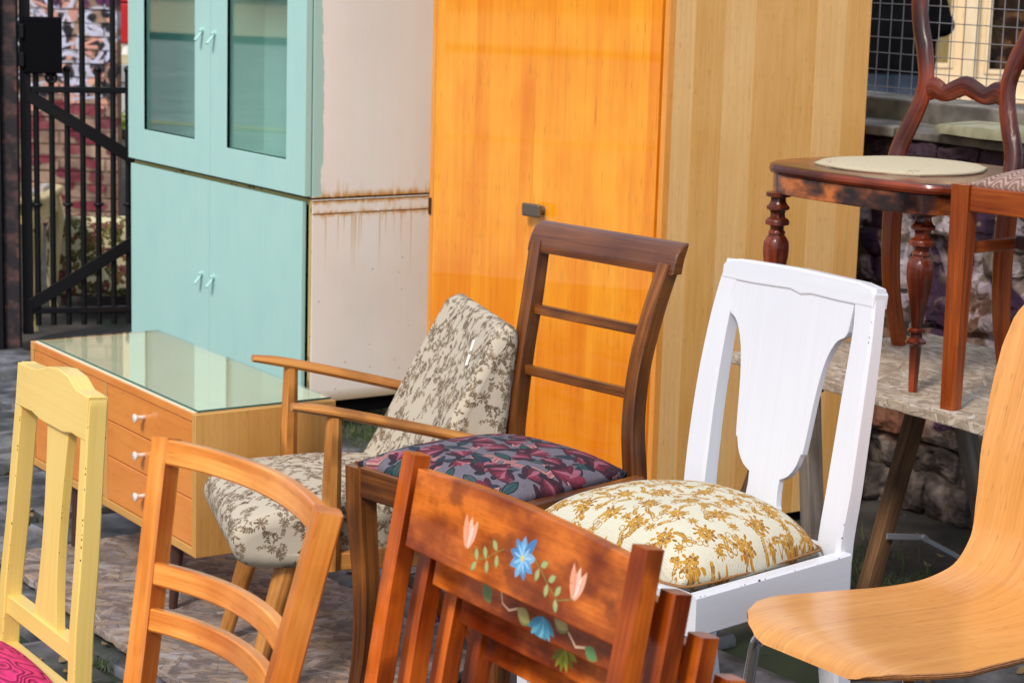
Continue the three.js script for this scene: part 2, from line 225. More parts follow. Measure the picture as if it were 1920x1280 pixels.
MAT.seatYellow = M({ map: (() => { seed(102); return canvasTex(1024, 1024, (g, w, h) => { g.fillStyle = '#cfcab4'; g.fillRect(0, 0, w, h);
  for (let y = 0; y < h; y += 9) for (let x = 0; x < w; x += 9) { g.fillStyle = rnd() < 0.5 ? '#b4ae98' : '#c4beA8'; g.fillRect(x + (y / 9 % 2) * 4, y, 4, 4); }
  const C = ['#a06a06', '#b0780c', '#8a5804', '#b88416'];
  const tear = (L, B, c) => { g.fillStyle = c; g.beginPath(); g.moveTo(0, 0); g.quadraticCurveTo(L * 0.55, -B * 2.1, L, 0); g.quadraticCurveTo(L * 0.55, B * 2.1, 0, 0); g.fill(); g.strokeStyle = '#cfcab4'; g.lineWidth = 0.7; g.stroke(); };
  const damask = (x, y, s) => { g.save(); g.translate(x, y); g.rotate(rr(-0.5, 0.5)); g.scale(s, s); for (let k = 0; k < 9; k++) { g.save(); g.rotate(k * 0.7 + rr(-0.2, 0.2)); g.translate(26, 0); tear(rr(16, 26), 5, pick(C)); g.restore(); } for (const [n, r0, L, B] of [[11, 10, 22, 7], [9, 5, 17, 6], [6, 0, 12, 5]]) for (let k = 0; k < n; k++) { g.save(); g.rotate(k / n * 6.283 + rr(-0.15, 0.15)); g.translate(r0, 0); tear(L * rr(0.8, 1.15), B, pick(C)); g.restore(); } g.fillStyle = '#d8cda6'; g.beginPath(); g.arc(0, 0, 3, 0, 7); g.fill(); g.restore(); };
  const scroll = (x, y, s, t) => { g.save(); g.translate(x, y); g.rotate(t); g.scale(s, s); g.strokeStyle = C[0]; g.lineWidth = 5; g.lineCap = 'round'; g.beginPath(); for (let k = 0; k < 22; k++) { const a = k * 0.27, r = 24 - k * 0.75; g.lineTo(Math.cos(a) * r, Math.sin(a) * r); } g.stroke(); g.beginPath(); g.moveTo(24, 0); g.quadraticCurveTo(34, -40, 78, -44); g.stroke(); for (let k = 0; k < 6; k++) for (const d of [-1, 1]) { const f = k / 6, px = 24 + 54 * f, py = -44 * f * (1.6 - 0.6 * f); g.save(); g.translate(px, py); g.rotate(-0.9 + f * 0.6 + d * 0.9); tear(20, 5, pick(C)); g.restore(); } g.translate(84, -44); for (let k = 0; k < 6; k++) { g.save(); g.rotate(k * 1.047); tear(17, 7, pick(C)); g.restore(); } g.restore(); };
  for (let j = 0; j < 6; j++) for (let i = 0; i < 5; i++) { const x = (i + (j % 2) * 0.5) * 204.8 + 60 + rr(-12, 12), y = j * 170.7 + 80; wrapDraw(w, h, x, y, (a, b) => damask(a, b, 1.45)); wrapDraw(w, h, x + 102, y + 8, (a, b) => damask(a, b, 0.7)); for (let k = 0; k < 4; k++) { const t = rnd() * 6.3, ox = rr(40, 170), oy = rr(60, 140); wrapDraw(w, h, x + ox, y + oy, (a, b) => scroll(a, b, 0.8, t)); } } }); })(), roughness: 0.9, bumpMap: weaveBump, bumpScale: 0.0012 });
MAT.tapestry = M({ map: (() => { seed(103); return canvasTex(1024, 1024, (g, w, h) => { g.fillStyle = '#676069'; g.fillRect(0, 0, w, h); speckle(g, w, h, 90000, ['#8e8892', '#4a4450', '#7f7884'], 0.6, 2.5);
  const rib = (x, y, s, t) => { g.save(); g.translate(x, y); g.rotate(t); g.scale(s, s); for (const [lw, c] of [[46, '#4a1524'], [38, '#b98a78'], [20, '#a05a62']]) { g.strokeStyle = c; g.lineWidth = lw; g.lineJoin = 'miter'; g.beginPath(); g.moveTo(-100, -40); g.lineTo(-20, -40); g.lineTo(-20, 50); g.lineTo(80, 50); g.stroke(); } g.restore(); };
  const leaf = (x, y, s, t, c) => { g.save(); g.translate(x, y); g.rotate(t); g.scale(s, s); g.fillStyle = '#14161f'; g.beginPath(); g.moveTo(-62, 0); g.quadraticCurveTo(0, -48, 66, 0); g.quadraticCurveTo(0, 44, -62, 0); g.fill(); g.fillStyle = c; g.beginPath(); g.moveTo(-52, 0); g.quadraticCurveTo(0, -36, 54, 0); g.quadraticCurveTo(0, 34, -52, 0); g.fill(); g.strokeStyle = '#1b2530'; g.lineWidth = 4; g.beginPath(); g.moveTo(-50, 0); g.lineTo(50, 0); g.stroke(); g.restore(); };
  const bloom = (x, y, s, t) => { g.save(); g.translate(x, y); g.rotate(t); g.scale(s, s); for (let k = 0; k < 6; k++) { g.save(); g.rotate(-0.9 + k * 0.36); g.fillStyle = ['#3c0d1d', '#651527', '#7d2438', '#9b5566', '#561022', '#2c0a18'][k]; g.beginPath(); g.ellipse(34, 0, 48, 13, 0, 0, 7); g.fill(); g.restore(); } g.fillStyle = '#17131c'; g.beginPath(); g.ellipse(-12, 0, 14, 20, 0, 0, 7); g.fill(); g.restore(); };
  for (let i = 0; i < 20; i++) { const x = (i % 5 + rnd()) * 205, y = (Math.floor(i / 5) + rnd()) * 256, s = rr(0.8, 1.2), t = rnd() * 6.3; wrapDraw(w, h, x, y, (a, b) => rib(a, b, s, t)); }
  for (let i = 0; i < 56; i++) { const x = (i % 8 + rnd()) * 128, y = (Math.floor(i / 8) + rnd()) * 146, s = rr(0.9, 1.5), t = rnd() * 6.3, c = pick(['#153a40', '#1f4644', '#102c36', '#384e4a', '#182c3a']); wrapDraw(w, h, x, y, (a, b) => leaf(a, b, s, t, c)); }
  for (let i = 0; i < 42; i++) { const x = (i % 7 + rnd()) * 146, y = (Math.floor(i / 7) + rnd()) * 171, s = rr(1.1, 1.7), t = rnd() * 6.3; wrapDraw(w, h, x, y, (a, b) => bloom(a, b, s, t)); }
  speckle(g, w, h, 120000, ['#8a8490', '#17101a', '#665a6c'], 0.4, 2.5); }); })(), roughness: 0.95, sheen: 0.3, bumpMap: weaveBump, bumpScale: 0.0015 });
const quiltH = (u, v) => { const a = fbm(u * 7, v * 7, 7, 7, 2, 90) * 12 + fbm(u * 14, v * 14, 14, 14, 2, 93) * 2; return Math.abs(Math.sin(a * 2.0)); };
MAT.crimson = M({ map: pixTex(512, 512, (u, v) => { const s = quiltH(u, v); return mix3([176, 24, 84], [224, 52, 122], cl(s * 1.2) * 0.7 + 0.3 * fbm(u * 60, v * 60, 60, 60, 2, 97)); }), bumpMap: pixTex(512, 512, (u, v) => { const s = 255 * Math.pow(quiltH(u, v), 0.5); return [s, s, s]; }, false), bumpScale: 0.006, roughness: 0.9, sheen: 0.6 });
MAT.sofa = M({ map: (() => { seed(105); return canvasTex(1024, 1024, (g, w, h) => { g.fillStyle = '#d2c69c'; g.fillRect(0, 0, w, h); const bl = (x, y, s, cs) => { for (let k = 0; k < 14; k++) { g.fillStyle = pick(cs); g.globalAlpha = 0.85; g.beginPath(); g.ellipse(x + rr(-40, 40) * s, y + rr(-40, 40) * s, rr(14, 30) * s, rr(7, 16) * s, rnd() * 3, 0, 7); g.fill(); } };
  for (let i = 0; i < 150; i++) { const x = rnd() * w, y = rnd() * h, s = rr(0.7, 1.3), c = pick([['#4d1e20', '#6a2c2c', '#7f4642'], ['#4a4a1a', '#5f5c24', '#2f3212'], ['#4a4a1a', '#5b5620', '#756a2c'], ['#5a3a1a', '#7a5a2a']]); wrapDraw(w, h, x, y, (a, b) => bl(a, b, s, c)); } g.globalAlpha = 1; speckle(g, w, h, 40000, ['#3a3016', '#efe6c4'], 0.3, 2); }); })(), roughness: 0.9, bumpMap: weaveBump, bumpScale: 0.001 });
MAT.needle = M({ map: (() => { seed(106); return canvasTex(512, 512, (g, w, h) => { g.fillStyle = '#bdb092'; g.fillRect(0, 0, w, h); speckle(g, w, h, 40000, ['#a39678', '#d2c8ae'], 0.5, 2); for (let i = 0; i < 26; i++) { const x = 256 + rr(-150, 150), y = 256 + rr(-120, 120); g.fillStyle = pick(['#7d2b33', '#5d5a34', '#9a5550', '#4a4a3a']); for (let k = 0; k < 6; k++) { g.fillRect(x + rr(-10, 10), y + rr(-10, 10), 4, 4); } } }); })(), roughness: 0.95, bumpMap: weaveBump, bumpScale: 0.0012 });
MAT.pinkBoucle = M({ map: pixTex(512, 512, (u, v) => { const s = Math.sin((v * 22 + 0.7 * Math.sin(u * 8 * Math.PI * 2)) * Math.PI * 2); return mix3([116, 88, 78], [172, 144, 130], cl(0.5 + 0.5 * s + 0.5 * (fbm(u * 50, v * 50, 50, 50, 2, 110) - 0.5))); }), roughness: 0.95, bumpMap: weaveBump, bumpScale: 0.0015 });
// ---- oriented strand board: thousands of flakes
const osbTex = (sd, cols, base) => { seed(sd); return canvasTex(2048, 2048, (g, w, h) => { g.fillStyle = base; g.fillRect(0, 0, w, h);
  for (let i = 0; i < 5200; i++) { const x = rnd() * w, y = rnd() * h, L = rr(50, 190), B = rr(10, 42), t = (rnd() < 0.65 ? 0 : 1.3) + rr(-0.7, 0.7), c = pick(cols), al = rr(0.35, 0.8), e = rr(-8, 8); for (const dx of [-w, 0, w]) for (const dy of [-h, 0, h]) { if (x + dx < -200 || x + dx > w + 200 || y + dy < -200 || y + dy > h + 200) continue; g.save(); g.translate(x + dx, y + dy); g.rotate(t); g.globalAlpha = al; g.fillStyle = c; g.beginPath(); g.moveTo(-L / 2, -B / 2); g.lineTo(L / 2 + e, -B / 2 + e * 0.4); g.lineTo(L / 2 - e, B / 2); g.lineTo(-L / 2 + e * 0.5, B / 2 - e * 0.3); g.fill(); g.globalAlpha = al * 0.6; g.strokeStyle = '#2c211a'; g.lineWidth = 2.2; g.beginPath(); g.moveTo(-L / 2, B / 2); g.lineTo(L / 2, B / 2); g.stroke(); g.restore(); } }
  g.globalAlpha = 1; speckle(g, w, h, 30000, ['#2a201a', '#d8ccc0'], 0.4, 3); }); };
const osbA = osbTex(201, ['#857468', '#9a8878', '#6f6059', '#aa9c92', '#6a5f5a', '#928379', '#8a8082', '#aaa3a4', '#5e524c', '#a58a6c'], '#746860');
const osbB = osbTex(202, ['#b09c86', '#c2ae96', '#9c8670', '#cdbdaa', '#a3937f', '#8f7d6a', '#b9a993', '#d2c6b6'], '#9d8b77');
MAT.osbFloor = M({ map: osbA, roughness: 0.85, bumpMap: osbA, bumpScale: 0.002 });
MAT.osbTable = M({ map: osbB, roughness: 0.85, bumpMap: osbB, bumpScale: 0.002 });
// ---- stone, ground
const stoneTex = (o, a, b, c, k = 1) => pixTex(1024, 1024, (u, v) => { const q = fbm(u * 9, v * 9, 9, 9, 5, o), r = fbm(u * 30, v * 30, 30, 30, 3, o + 7), s = fbm(u * 4, v * 4, 4, 4, 3, o + 13); let z = mix3(hex(a), hex(b), cl(q * 1.7 - 0.35 + (r - 0.5) * 0.9)); return mix3(z, hex(c), cl((s - 0.58) * 6) * k); });
const paveMap = stoneTex(120, 0x2c2d30, 0x86858a, 0x33372a, 0.7);
MAT.paving = M({ map: paveMap, roughness: 0.75, bumpMap: paveMap, bumpScale: 0.012 });
MAT.soil = M({ map: stoneTex(130, 0x24211d, 0x45403a, 0x26301a, 1), roughness: 0.95 });
MAT.concrete = M({ map: stoneTex(140, 0x4f4b45, 0x8b857c, 0x5a5c42, 0.7), roughness: 0.9, bumpMap: paveMap, bumpScale: 0.015 });
MAT.mossy = M({ map: stoneTex(145, 0x6a6a50, 0x9a9880, 0x4c5228, 1), roughness: 0.95 });
// rubble wall: stone, whitewash, purple spray paint (texture coordinates run over the wall's face, 2.4 m by 1.2 m)
const rubbleMap = (() => { const W = 2048, H = 1024; seed(150);
  const paint = canvasCtx(W, H, (g) => { g.clearRect(0, 0, W, H); const X = t => (t + 0.8) / 2.4 * W, Y = y => (1 - y / 1.2) * H; // t along the wall, y up
    g.fillStyle = 'rgba(158,147,155,0.7)'; for (let i = 0; i < 260; i++) { g.beginPath(); g.ellipse(X(rr(-0.8, 1.6)), Y(rr(0.50, 0.86)), rr(16, 60), rr(14, 40), rnd() * 3, 0, 7); g.fill(); }
    g.lineCap = 'round'; g.shadowColor = 'rgba(58,26,62,0.7)'; g.shadowBlur = 14; g.strokeStyle = 'rgba(42,20,44,0.9)';
    const sp = (pts, lw) => { g.lineWidth = lw; g.beginPath(); pts.forEach((p, i) => i ? g.lineTo(X(p[0]), Y(p[1])) : g.moveTo(X(p[0]), Y(p[1]))); g.stroke(); };
    sp([[-0.5, 0.86], [-0.42, 0.6]], 44); sp([[-0.03, 0.87], [0.02, 0.62]], 46); sp([[0.02, 0.62], [0.06, 0.56]], 30); sp([[0.12, 0.87], [0.24, 0.58], [0.27, 0.5]], 60); sp([[0.38, 0.88], [0.46, 0.62], [0.62, 0.5]], 60); sp([[0.34, 0.7], [0.3, 0.55]], 36); sp([[0.8, 0.9], [0.9, 0.55]], 60); sp([[1.1, 0.85], [1.3, 0.6]], 60); sp([[0.3, 0.24], [0.5, 0.3], [0.7, 0.3]], 30);
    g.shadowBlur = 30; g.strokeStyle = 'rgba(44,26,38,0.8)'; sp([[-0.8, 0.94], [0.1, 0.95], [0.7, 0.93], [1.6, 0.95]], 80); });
  return pixTex(W, H, (u, v, i, j) => { const q = fbm(u * 30, v * 15, 30, 15, 5, 151), r = fbm(u * 90, v * 45, 90, 45, 3, 155), s = fbm(u * 10, v * 5, 10, 5, 3, 158); let z = mix3([46, 38, 35], [136, 122, 113], cl(q * 1.9 - 0.5 + (r - 0.5) * 0.8)); z = mix3(z, [112, 62, 36], cl((s - 0.56) * 5) * 0.75);
    const k = ((H - 1 - j) * W + i) * 4, al = paint[k + 3] / 255 * cl((0.66 - fbm(u * 50, v * 25, 50, 25, 4, 161)) * 9 + 0.1); return mix3(z, [paint[k] * (0.85 + 0.3 * r), paint[k + 1] * (0.85 + 0.3 * r), paint[k + 2] * (0.85 + 0.3 * r)], cl(al)); }); })();
function canvasCtx(w, h, f) { const c = document.createElement('canvas'); c.width = w; c.height = h; const g = c.getContext('2d'); f(g); return g.getImageData(0, 0, w, h).data; }
MAT.rubble = M({ map: rubbleMap, roughness: 0.9, bumpMap: (() => { const t = pixTex(512, 512, (u, v) => { const q = fbm(u * 12, v * 12, 12, 12, 4, 640), r = 1 - Math.abs(2 * fbm(u * 6, v * 6, 6, 6, 4, 645) - 1); const s = 255 * cl(0.55 * q + 0.5 * r); return [s, s, s]; }, false); t.repeat.set(6, 3); return t; })(), bumpScale: 0.02 });
MAT.mortar = M({ color: lin(0.05, 0.042, 0.038), roughness: 0.95 });
// brick wall: spray paint over brick, left part painted dark as shadow, 2.0 m by 2.4 m
const brickMap = (() => { const W = 1024, H = 1228; seed(170); const P = canvasCtx(W, H, (g) => { const X = m => m * 512, Y = m => (2.4 - m) * 512; g.lineCap = 'round'; g.lineJoin = 'round'; g.shadowBlur = 6;
    const st = (c, lw, pts) => { g.strokeStyle = c; g.shadowColor = c; g.lineWidth = lw; g.beginPath(); pts.forEach((p, i) => i ? g.lineTo(X(p[0]), Y(p[1])) : g.moveTo(X(p[0]), Y(p[1]))); g.stroke(); };
    const ro = (c, lw, x, y, rx, ry) => { g.strokeStyle = c; g.shadowColor = c; g.lineWidth = lw; g.beginPath(); g.ellipse(X(x), Y(y), rx * 512, ry * 512, rnd(), 0, 6.3); g.stroke(); };
    for (let y = 0.05; y < 0.62; y += 0.07) for (let k = 0; k < 4; k++) { g.fillStyle = pick(['#7a2634', '#6a1f2f', '#84303a']); g.globalAlpha = 0.95; g.beginPath(); g.ellipse(X(1.72 + rr(-0.3, 0.26)), Y(y + rr(-0.02, 0.02)), rr(12, 40), rr(10, 18), 0, 0, 7); g.fill(); } g.globalAlpha = 1;
    for (let k = 0; k < 60; k++) { g.fillStyle = pick(['#d99a86', '#e0a58e', '#d39488']); g.beginPath(); g.ellipse(X(rr(1.5, 1.95)), Y(rr(0.62, 1.15)), rr(10, 26), rr(8, 18), rnd() * 3, 0, 7); g.fill(); }
    for (let k = 0; k < 110; k++) { g.fillStyle = '#17161f'; g.beginPath(); g.ellipse(X(rr(1.4, 1.98)), Y(rr(0.68, 1.12)), rr(5, 15), rr(8, 18), rnd() * 3, 0, 7); g.fill(); }
    for (let k = 0; k < 26; k++) { g.fillStyle = pick(['#54234f', '#6a2f62', '#43203f']); g.beginPath(); g.ellipse(X(rr(1.5, 2.0)), Y(rr(1.12, 1.35)), rr(10, 26), rr(10, 22), rnd() * 3, 0, 7); g.fill(); }
    for (let k = 0; k < 22; k++) { const x = rr(1.45, 1.9), y = rr(0.7, 1.15); st(pick(['#b9bcd4', '#c7c8dc', '#d99a86']), rr(5, 9), [[x, y], [x + rr(-0.12, 0.12), y + rr(-0.1, 0.1)], [x + rr(-0.16, 0.16), y + rr(-0.12, 0.12)]]); }
    for (const [x, y] of [[1.68, 1.2], [1.62, 0.98], [1.86, 0.93], [1.9, 1.06], [1.75, 0.82]]) ro('#c3c5da', 10, x, y, 0.09, 0.07);
    for (let k = 0; k < 60; k++) { g.fillStyle = pick(['#26242b', '#3a3538', '#4d4648']); g.globalAlpha = 0.7; g.beginPath(); g.ellipse(X(rr(0, 1.45)), Y(rr(0.1, 1.5)), rr(8, 34), rr(8, 24), rnd() * 3, 0, 7); g.fill(); } g.globalAlpha = 1; for (let k = 0; k < 40; k++) { g.fillStyle = '#7d2030'; g.beginPath(); g.ellipse(X(rr(0.4, 1.28)), Y(rr(0.2, 1.2)), rr(8, 28), rr(8, 20), 0, 0, 7); g.fill(); } });  // grey blobs are shadow painted into the left part; maroon ones are spray paint
  return pixTex(W, H, (u, v, i, j) => { const q = fbm(u * 16, v * 20, 16, 20, 4, 171), r = fbm(u * 60, v * 70, 60, 70, 3, 175); const z = mix3([118, 92, 78], [176, 146, 122], cl(q * 1.5 - 0.3 + (r - 0.5) * 0.6)); const k = ((H - 1 - j) * W + i) * 4; return mix3(z, [P[k], P[k + 1], P[k + 2]], P[k + 3] / 255 * cl(1.3 - r * 0.8)); }); })();
MAT.brick = M({ map: brickMap, roughness: 0.9 });
MAT.brickCore = M({ map: brickMap, color: lin(0.62, 0.6, 0.58), roughness: 0.95 });
// rust-streaked cream side of the mint cabinet (0.5 m by 1.7 m; u from the front edge backwards)
const sidePaint = (lower) => canvasTex(512, 1024, (g, w, h) => { seed(lower ? 181 : 180); const hm = lower ? 0.618 : 1.04, X = m => m / 0.5 * w, Y = m => h - m / hm * h; const im = g.createImageData(w, h); for (let j = 0; j < h; j++) for (let i = 0; i < w; i++) { const q = fbm(i / w * 3, j / h * 4, 3, 4, 4, 182) * 0.9 + 0.1 * vn(i / w * 60, j / h * 3, 60, 3, 189), k = (j * w + i) * 4, c = mix3([230, 227, 216], [247, 245, 237], cl(q)); im.data[k] = c[0]; im.data[k + 1] = c[1]; im.data[k + 2] = c[2]; im.data[k + 3] = 255; } g.putImageData(im, 0, 0);
  const seam = (m, up, dn) => { for (let i = 0; i < 420; i++) { const x = rr(10, w), L = rr(6, 26) * (rnd() < 0.08 ? 2.4 : 1), dir = rnd() < up ? -1 : 1; const y = Y(m), gr = g.createLinearGradient(0, y, 0, y + dir * L); const a = rr(0.06, 0.36); gr.addColorStop(0, `rgba(190,120,36,${a})`); gr.addColorStop(1, 'rgba(190,140,70,0)'); g.fillStyle = gr; g.fillRect(x - rr(2, 9), Math.min(y, y + dir * L), rr(4, 16), L); } for (let x = 0; x < w; x += 3) { g.fillStyle = pick(['#3a2010', '#54300f', '#2a170c', '#7a4a18']); g.fillRect(x, Y(m) - rr(1, 3.5), 4, rr(3, 6)); } };
  if (!lower) { seam(0.004, 1); g.fillStyle = '#a9d2c8'; let e = 28; for (let y = 0; y < h; y += 6) { e = cl(e + rr(-3, 3), 22, 40); if (Y(0.012) > y) g.fillRect(0, y, e, 7); } }
  else { seam(0.614, 0, 1); seam(0.575, 0.35, 1); for (let i = 0; i < 16; i++) { const x = rr(20, w - 10), L = rr(60, 380), y0 = Y(0.57); const gr = g.createLinearGradient(0, y0, 0, y0 + L); gr.addColorStop(0, 'rgba(178,130,60,0.45)'); gr.addColorStop(1, 'rgba(190,150,90,0)'); g.fillStyle = gr; g.fillRect(x, y0, rr(2, 5), L); } for (let i = 0; i < 30; i++) { g.fillStyle = 'rgba(70,50,36,0.6)'; g.beginPath(); g.arc(rnd() * w, rr(0.3, 1) * h, rr(1, 3), 0, 7); g.fill(); } const gr = g.createLinearGradient(0, h, 0, h - 60); gr.addColorStop(0, 'rgba(150,130,90,0.8)'); gr.addColorStop(1, 'rgba(150,130,90,0)'); g.fillStyle = gr; g.fillRect(0, h - 60, w, 60); } });
MAT.sideUpper = M({ map: sidePaint(false), roughness: 0.5 }); MAT.sideLower = M({ map: sidePaint(true), roughness: 0.55 });
// ------------------------------------------------------------------ ground
seed(300);
const gShape = (() => { const g = new THREE.PlaneGeometry(240, 240, 8, 8); g.rotateX(-Math.PI / 2); g.translate(60, -0.03, -60); return uvBox(g, 'z', 1.6, 1.6, [0, 0]); })();
const ground = struct('ground', (() => { const g = new THREE.PlaneGeometry(320, 320, 4, 4); g.rotateX(-Math.PI / 2); g.translate(0, -0.03, -40); return uvBox(g, 'z', 1.6, 1.6, [0, 0]); })(), MAT.soil);
function slab(poly, h, top, rough = 0.004) { // convex polygon slab with worn edges
  const c = poly.reduce((s, p) => [s[0] + p[0] / poly.length, s[1] + p[1] / poly.length], [0, 0]); const sc = (p, k) => [c[0] + (p[0] - c[0]) * k, c[1] + (p[1] - c[1]) * k];
  const rings = [poly.map(p => [...p, top - h]), poly.map(p => [...p, top - 0.012]), poly.map(p => [...sc(p, 0.96), top - 0.003 + rr(-rough, rough)]), poly.map(p => [...sc(p, 0.55), top + rr(-rough, rough)])];
  const pos = [], idx = [], n = poly.length; rings.forEach(r => r.forEach(p => pos.push(p[0], p[2], p[1]))); for (let r = 0; r < 3; r++) for (let k = 0; k < n; k++) { const a = r * n + k, b = r * n + (k + 1) % n; idx.push(a, a + n, b, b, a + n, b + n); } pos.push(c[0], top, c[1]); for (let k = 0; k < n; k++) idx.push(3 * n + k, 4 * n, 3 * n + (k + 1) % n);
  const g = new THREE.BufferGeometry(); g.setAttribute('position', new THREE.Float32BufferAttribute(pos, 3)); g.setIndex(idx); const u = uvBox(g, 'z', 1.1, 1.1); u.deleteAttribute('normal'); u.computeVertexNormals(); return toCreasedNormals(u, 0.7); }
{ // uneven paving slabs, laid in courses parallel to the furniture
  const a = 0.62, ux = [Math.cos(a), -Math.sin(a)], uz = [Math.sin(a), Math.cos(a)], O = [-0.4, -4.6];
  const pv = [[1, 1, 1], [0.8, 0.78, 0.76], [1.15, 1.1, 1.04], [0.9, 0.88, 0.9]].map(k => { const m = MAT.paving.clone(); m.color.setRGB(...k.map(q => Math.min(1, q * 0.9))); return m; });
  const lines = []; for (let v = -3.2; v < 3.0;) { const d = rr(0.2, 0.34); lines.push([v, v + d]); v += d; }
  for (const [v0, v1] of lines) for (let u = -3.0 + rr(0, 0.2); u < 3.0;) { const d = rr(0.2, 0.42), g = 0.015; const q = [[u + g, v0 + g], [u + d - g, v0 + g], [u + d - g, v1 - g], [u + g, v1 - g]].map(p => [p[0] + rr(-0.016, 0.016), p[1] + rr(-0.016, 0.016)]);
    u += d; const w = q.map(p => [O[0] + ux[0] * p[0] + uz[0] * p[1], O[1] + ux[1] * p[0] + uz[1] * p[1]]); const cx = (w[0][0] + w[2][0]) / 2, cz = (w[0][1] + w[2][1]) / 2;
    if (cz < -4.35 && cx > 0.45 || cx < -2.5 || cx > 1.3 || cz > -2.6 || cz < -7.4 || Math.abs(cx) > 0.3 - cz * 0.33) continue; part('paving_stone', slab(w, 0.04, rr(-0.006, 0.0)), pick(pv), ground); } }
// the wider street, to the left of the picture
const asphalt = M({ map: stoneTex(190, 0x9a9a96, 0xbcbab4, 0xa6a6a0, 0.5), roughness: 0.8 });
function sheet(name, x0, x1, z0, z1, y, mat) { const g = new THREE.PlaneGeometry(x1 - x0, z1 - z0); g.rotateX(-Math.PI / 2); g.translate((x0 + x1) / 2, y, (z0 + z1) / 2); return struct(name, uvBox(g, 'z', 3, 3, [0, 0]), mat); }
sheet('road', -24, -3.6, -70, 70, -0.02, asphalt);
sheet('road_line', -10.6, -10.3, -60, 60, -0.014, M({ color: lin(0.6, 0.46, 0.16), roughness: 0.7 }));
sheet('pavement', -44, -24, -70, 70, 0.1, M({ color: lin(0.8, 0.62, 0.34), roughness: 0.8 }));
// ------------------------------------------------------------------ grass and moss
{ seed(310); const N = 5200, b = new THREE.BufferGeometry(); b.setAttribute('position', new THREE.Float32BufferAttribute([-0.0022, 0, 0, 0.0022, 0, 0, 0.0012, 0.5, 0.1, -0.0012, 0.5, 0.1, 0, 1, 0.35], 3)); b.setIndex([0, 1, 2, 0, 2, 3, 3, 2, 4]); b.computeVertexNormals();
  const im = new THREE.InstancedMesh(b, M({ color: lin(0.07, 0.11, 0.025), roughness: 0.8, side: THREE.DoubleSide, transmission: 0.3, thickness: 0 }), N); im.name = 'grass'; im.userData = { label: 'dark green grass and weeds between the paving stones and under the cabinet', category: 'grass', kind: 'stuff' }; im.castShadow = im.receiveShadow = true; const m = new THREE.Object3D();
  const spots = [[-0.42, -6.35, 0.42, 0.3, 3000, 0.05], [-0.88, -4.15, 0.07, 0.03, 220, 0.02], [-0.64, -3.8, 0.1, 0.03, 260, 0.02], [-1.2, -4.55, 0.08, 0.03, 160, 0.02], [-1.5, -5.7, 0.25, 0.03, 260, 0.02], [-1.35, -6.1, 0.2, 0.05, 300, 0.02], [0.75, -5.1, 0.2, 0.15, 500, 0.04], [1.0, -4.85, 0.2, 0.1, 500, 0.04]]; let k = 0;
  for (const [x, z, sx, sz, n, L] of spots) for (let i = 0; i < n && k < N; i++, k++) { const ga = () => (rnd() + rnd() + rnd() - 1.5) * 1.2; m.position.set(x + ga() * sx, -0.02, z + ga() * sz); m.rotation.set(rr(-0.4, 0.4), rnd() * 6.3, rr(-0.4, 0.4)); m.scale.set(1, L * rr(0.4, 1.4), L * 1.5); m.updateMatrix(); im.setMatrixAt(k, m.matrix); }
  im.count = k; scene.add(im);
  seed(311); const lg = new THREE.PlaneGeometry(0.026, 0.015, 3, 1); { const p = lg.attributes.position; for (let i = 0; i < p.count; i++) { const u = p.getX(i) / 0.013; p.setZ(i, 0.004 * u * u); p.setY(i, p.getY(i) * (1 - 0.8 * u * u)); } lg.rotateX(-Math.PI / 2); lg.computeVertexNormals(); }
  const dl = new THREE.InstancedMesh(lg, M({ color: lin(0.2, 0.13, 0.06), roughness: 0.9, side: THREE.DoubleSide }), 260); dl.name = 'leaf_litter'; dl.userData = { label: 'small dry leaves and grit scattered over the paving stones', category: 'leaf litter', kind: 'stuff' }; dl.castShadow = dl.receiveShadow = true;
  for (let i = 0; i < 260; i++) { m.position.set(rr(-2.1, 1.2), 0.002, rr(-6.5, -3.2)); m.rotation.set(rr(-0.3, 0.3), rnd() * 6.3, rr(-0.3, 0.3)); const s = rr(0.3, 1.2); m.scale.set(s, s, s); m.updateMatrix(); dl.setMatrixAt(i, m.matrix); } scene.add(dl); }
// ------------------------------------------------------------------ strand board on the ground
{ seed(320); const t = thing('strand_board', 'weathered brown strand board lying on the paving under the low dresser', 'board', [0, 0, 0]);
  const c = [[-1.21, -4.80], [-0.5, -3.765], [-0.02, -4.12], [-0.72, -5.16]]; const edge = []; for (let i = 0; i < 4; i++) { const a = c[i], b = c[(i + 1) % 4]; for (let k = 0; k < 40; k++) { const f = k / 40, j = k ? 0.006 : 0.01; edge.push([a[0] + (b[0] - a[0]) * f + rr(-j, j), -(a[1] + (b[1] - a[1]) * f) + rr(-j, j)]); } }
  const g = extr(edge, 0.02, 0.004, { su: 1.25, sv: 1.25, off: [0, 0] }); g.rotateX(-Math.PI / 2); g.translate(0, 0.013, 0); part('panel', g, MAT.osbFloor, t); }

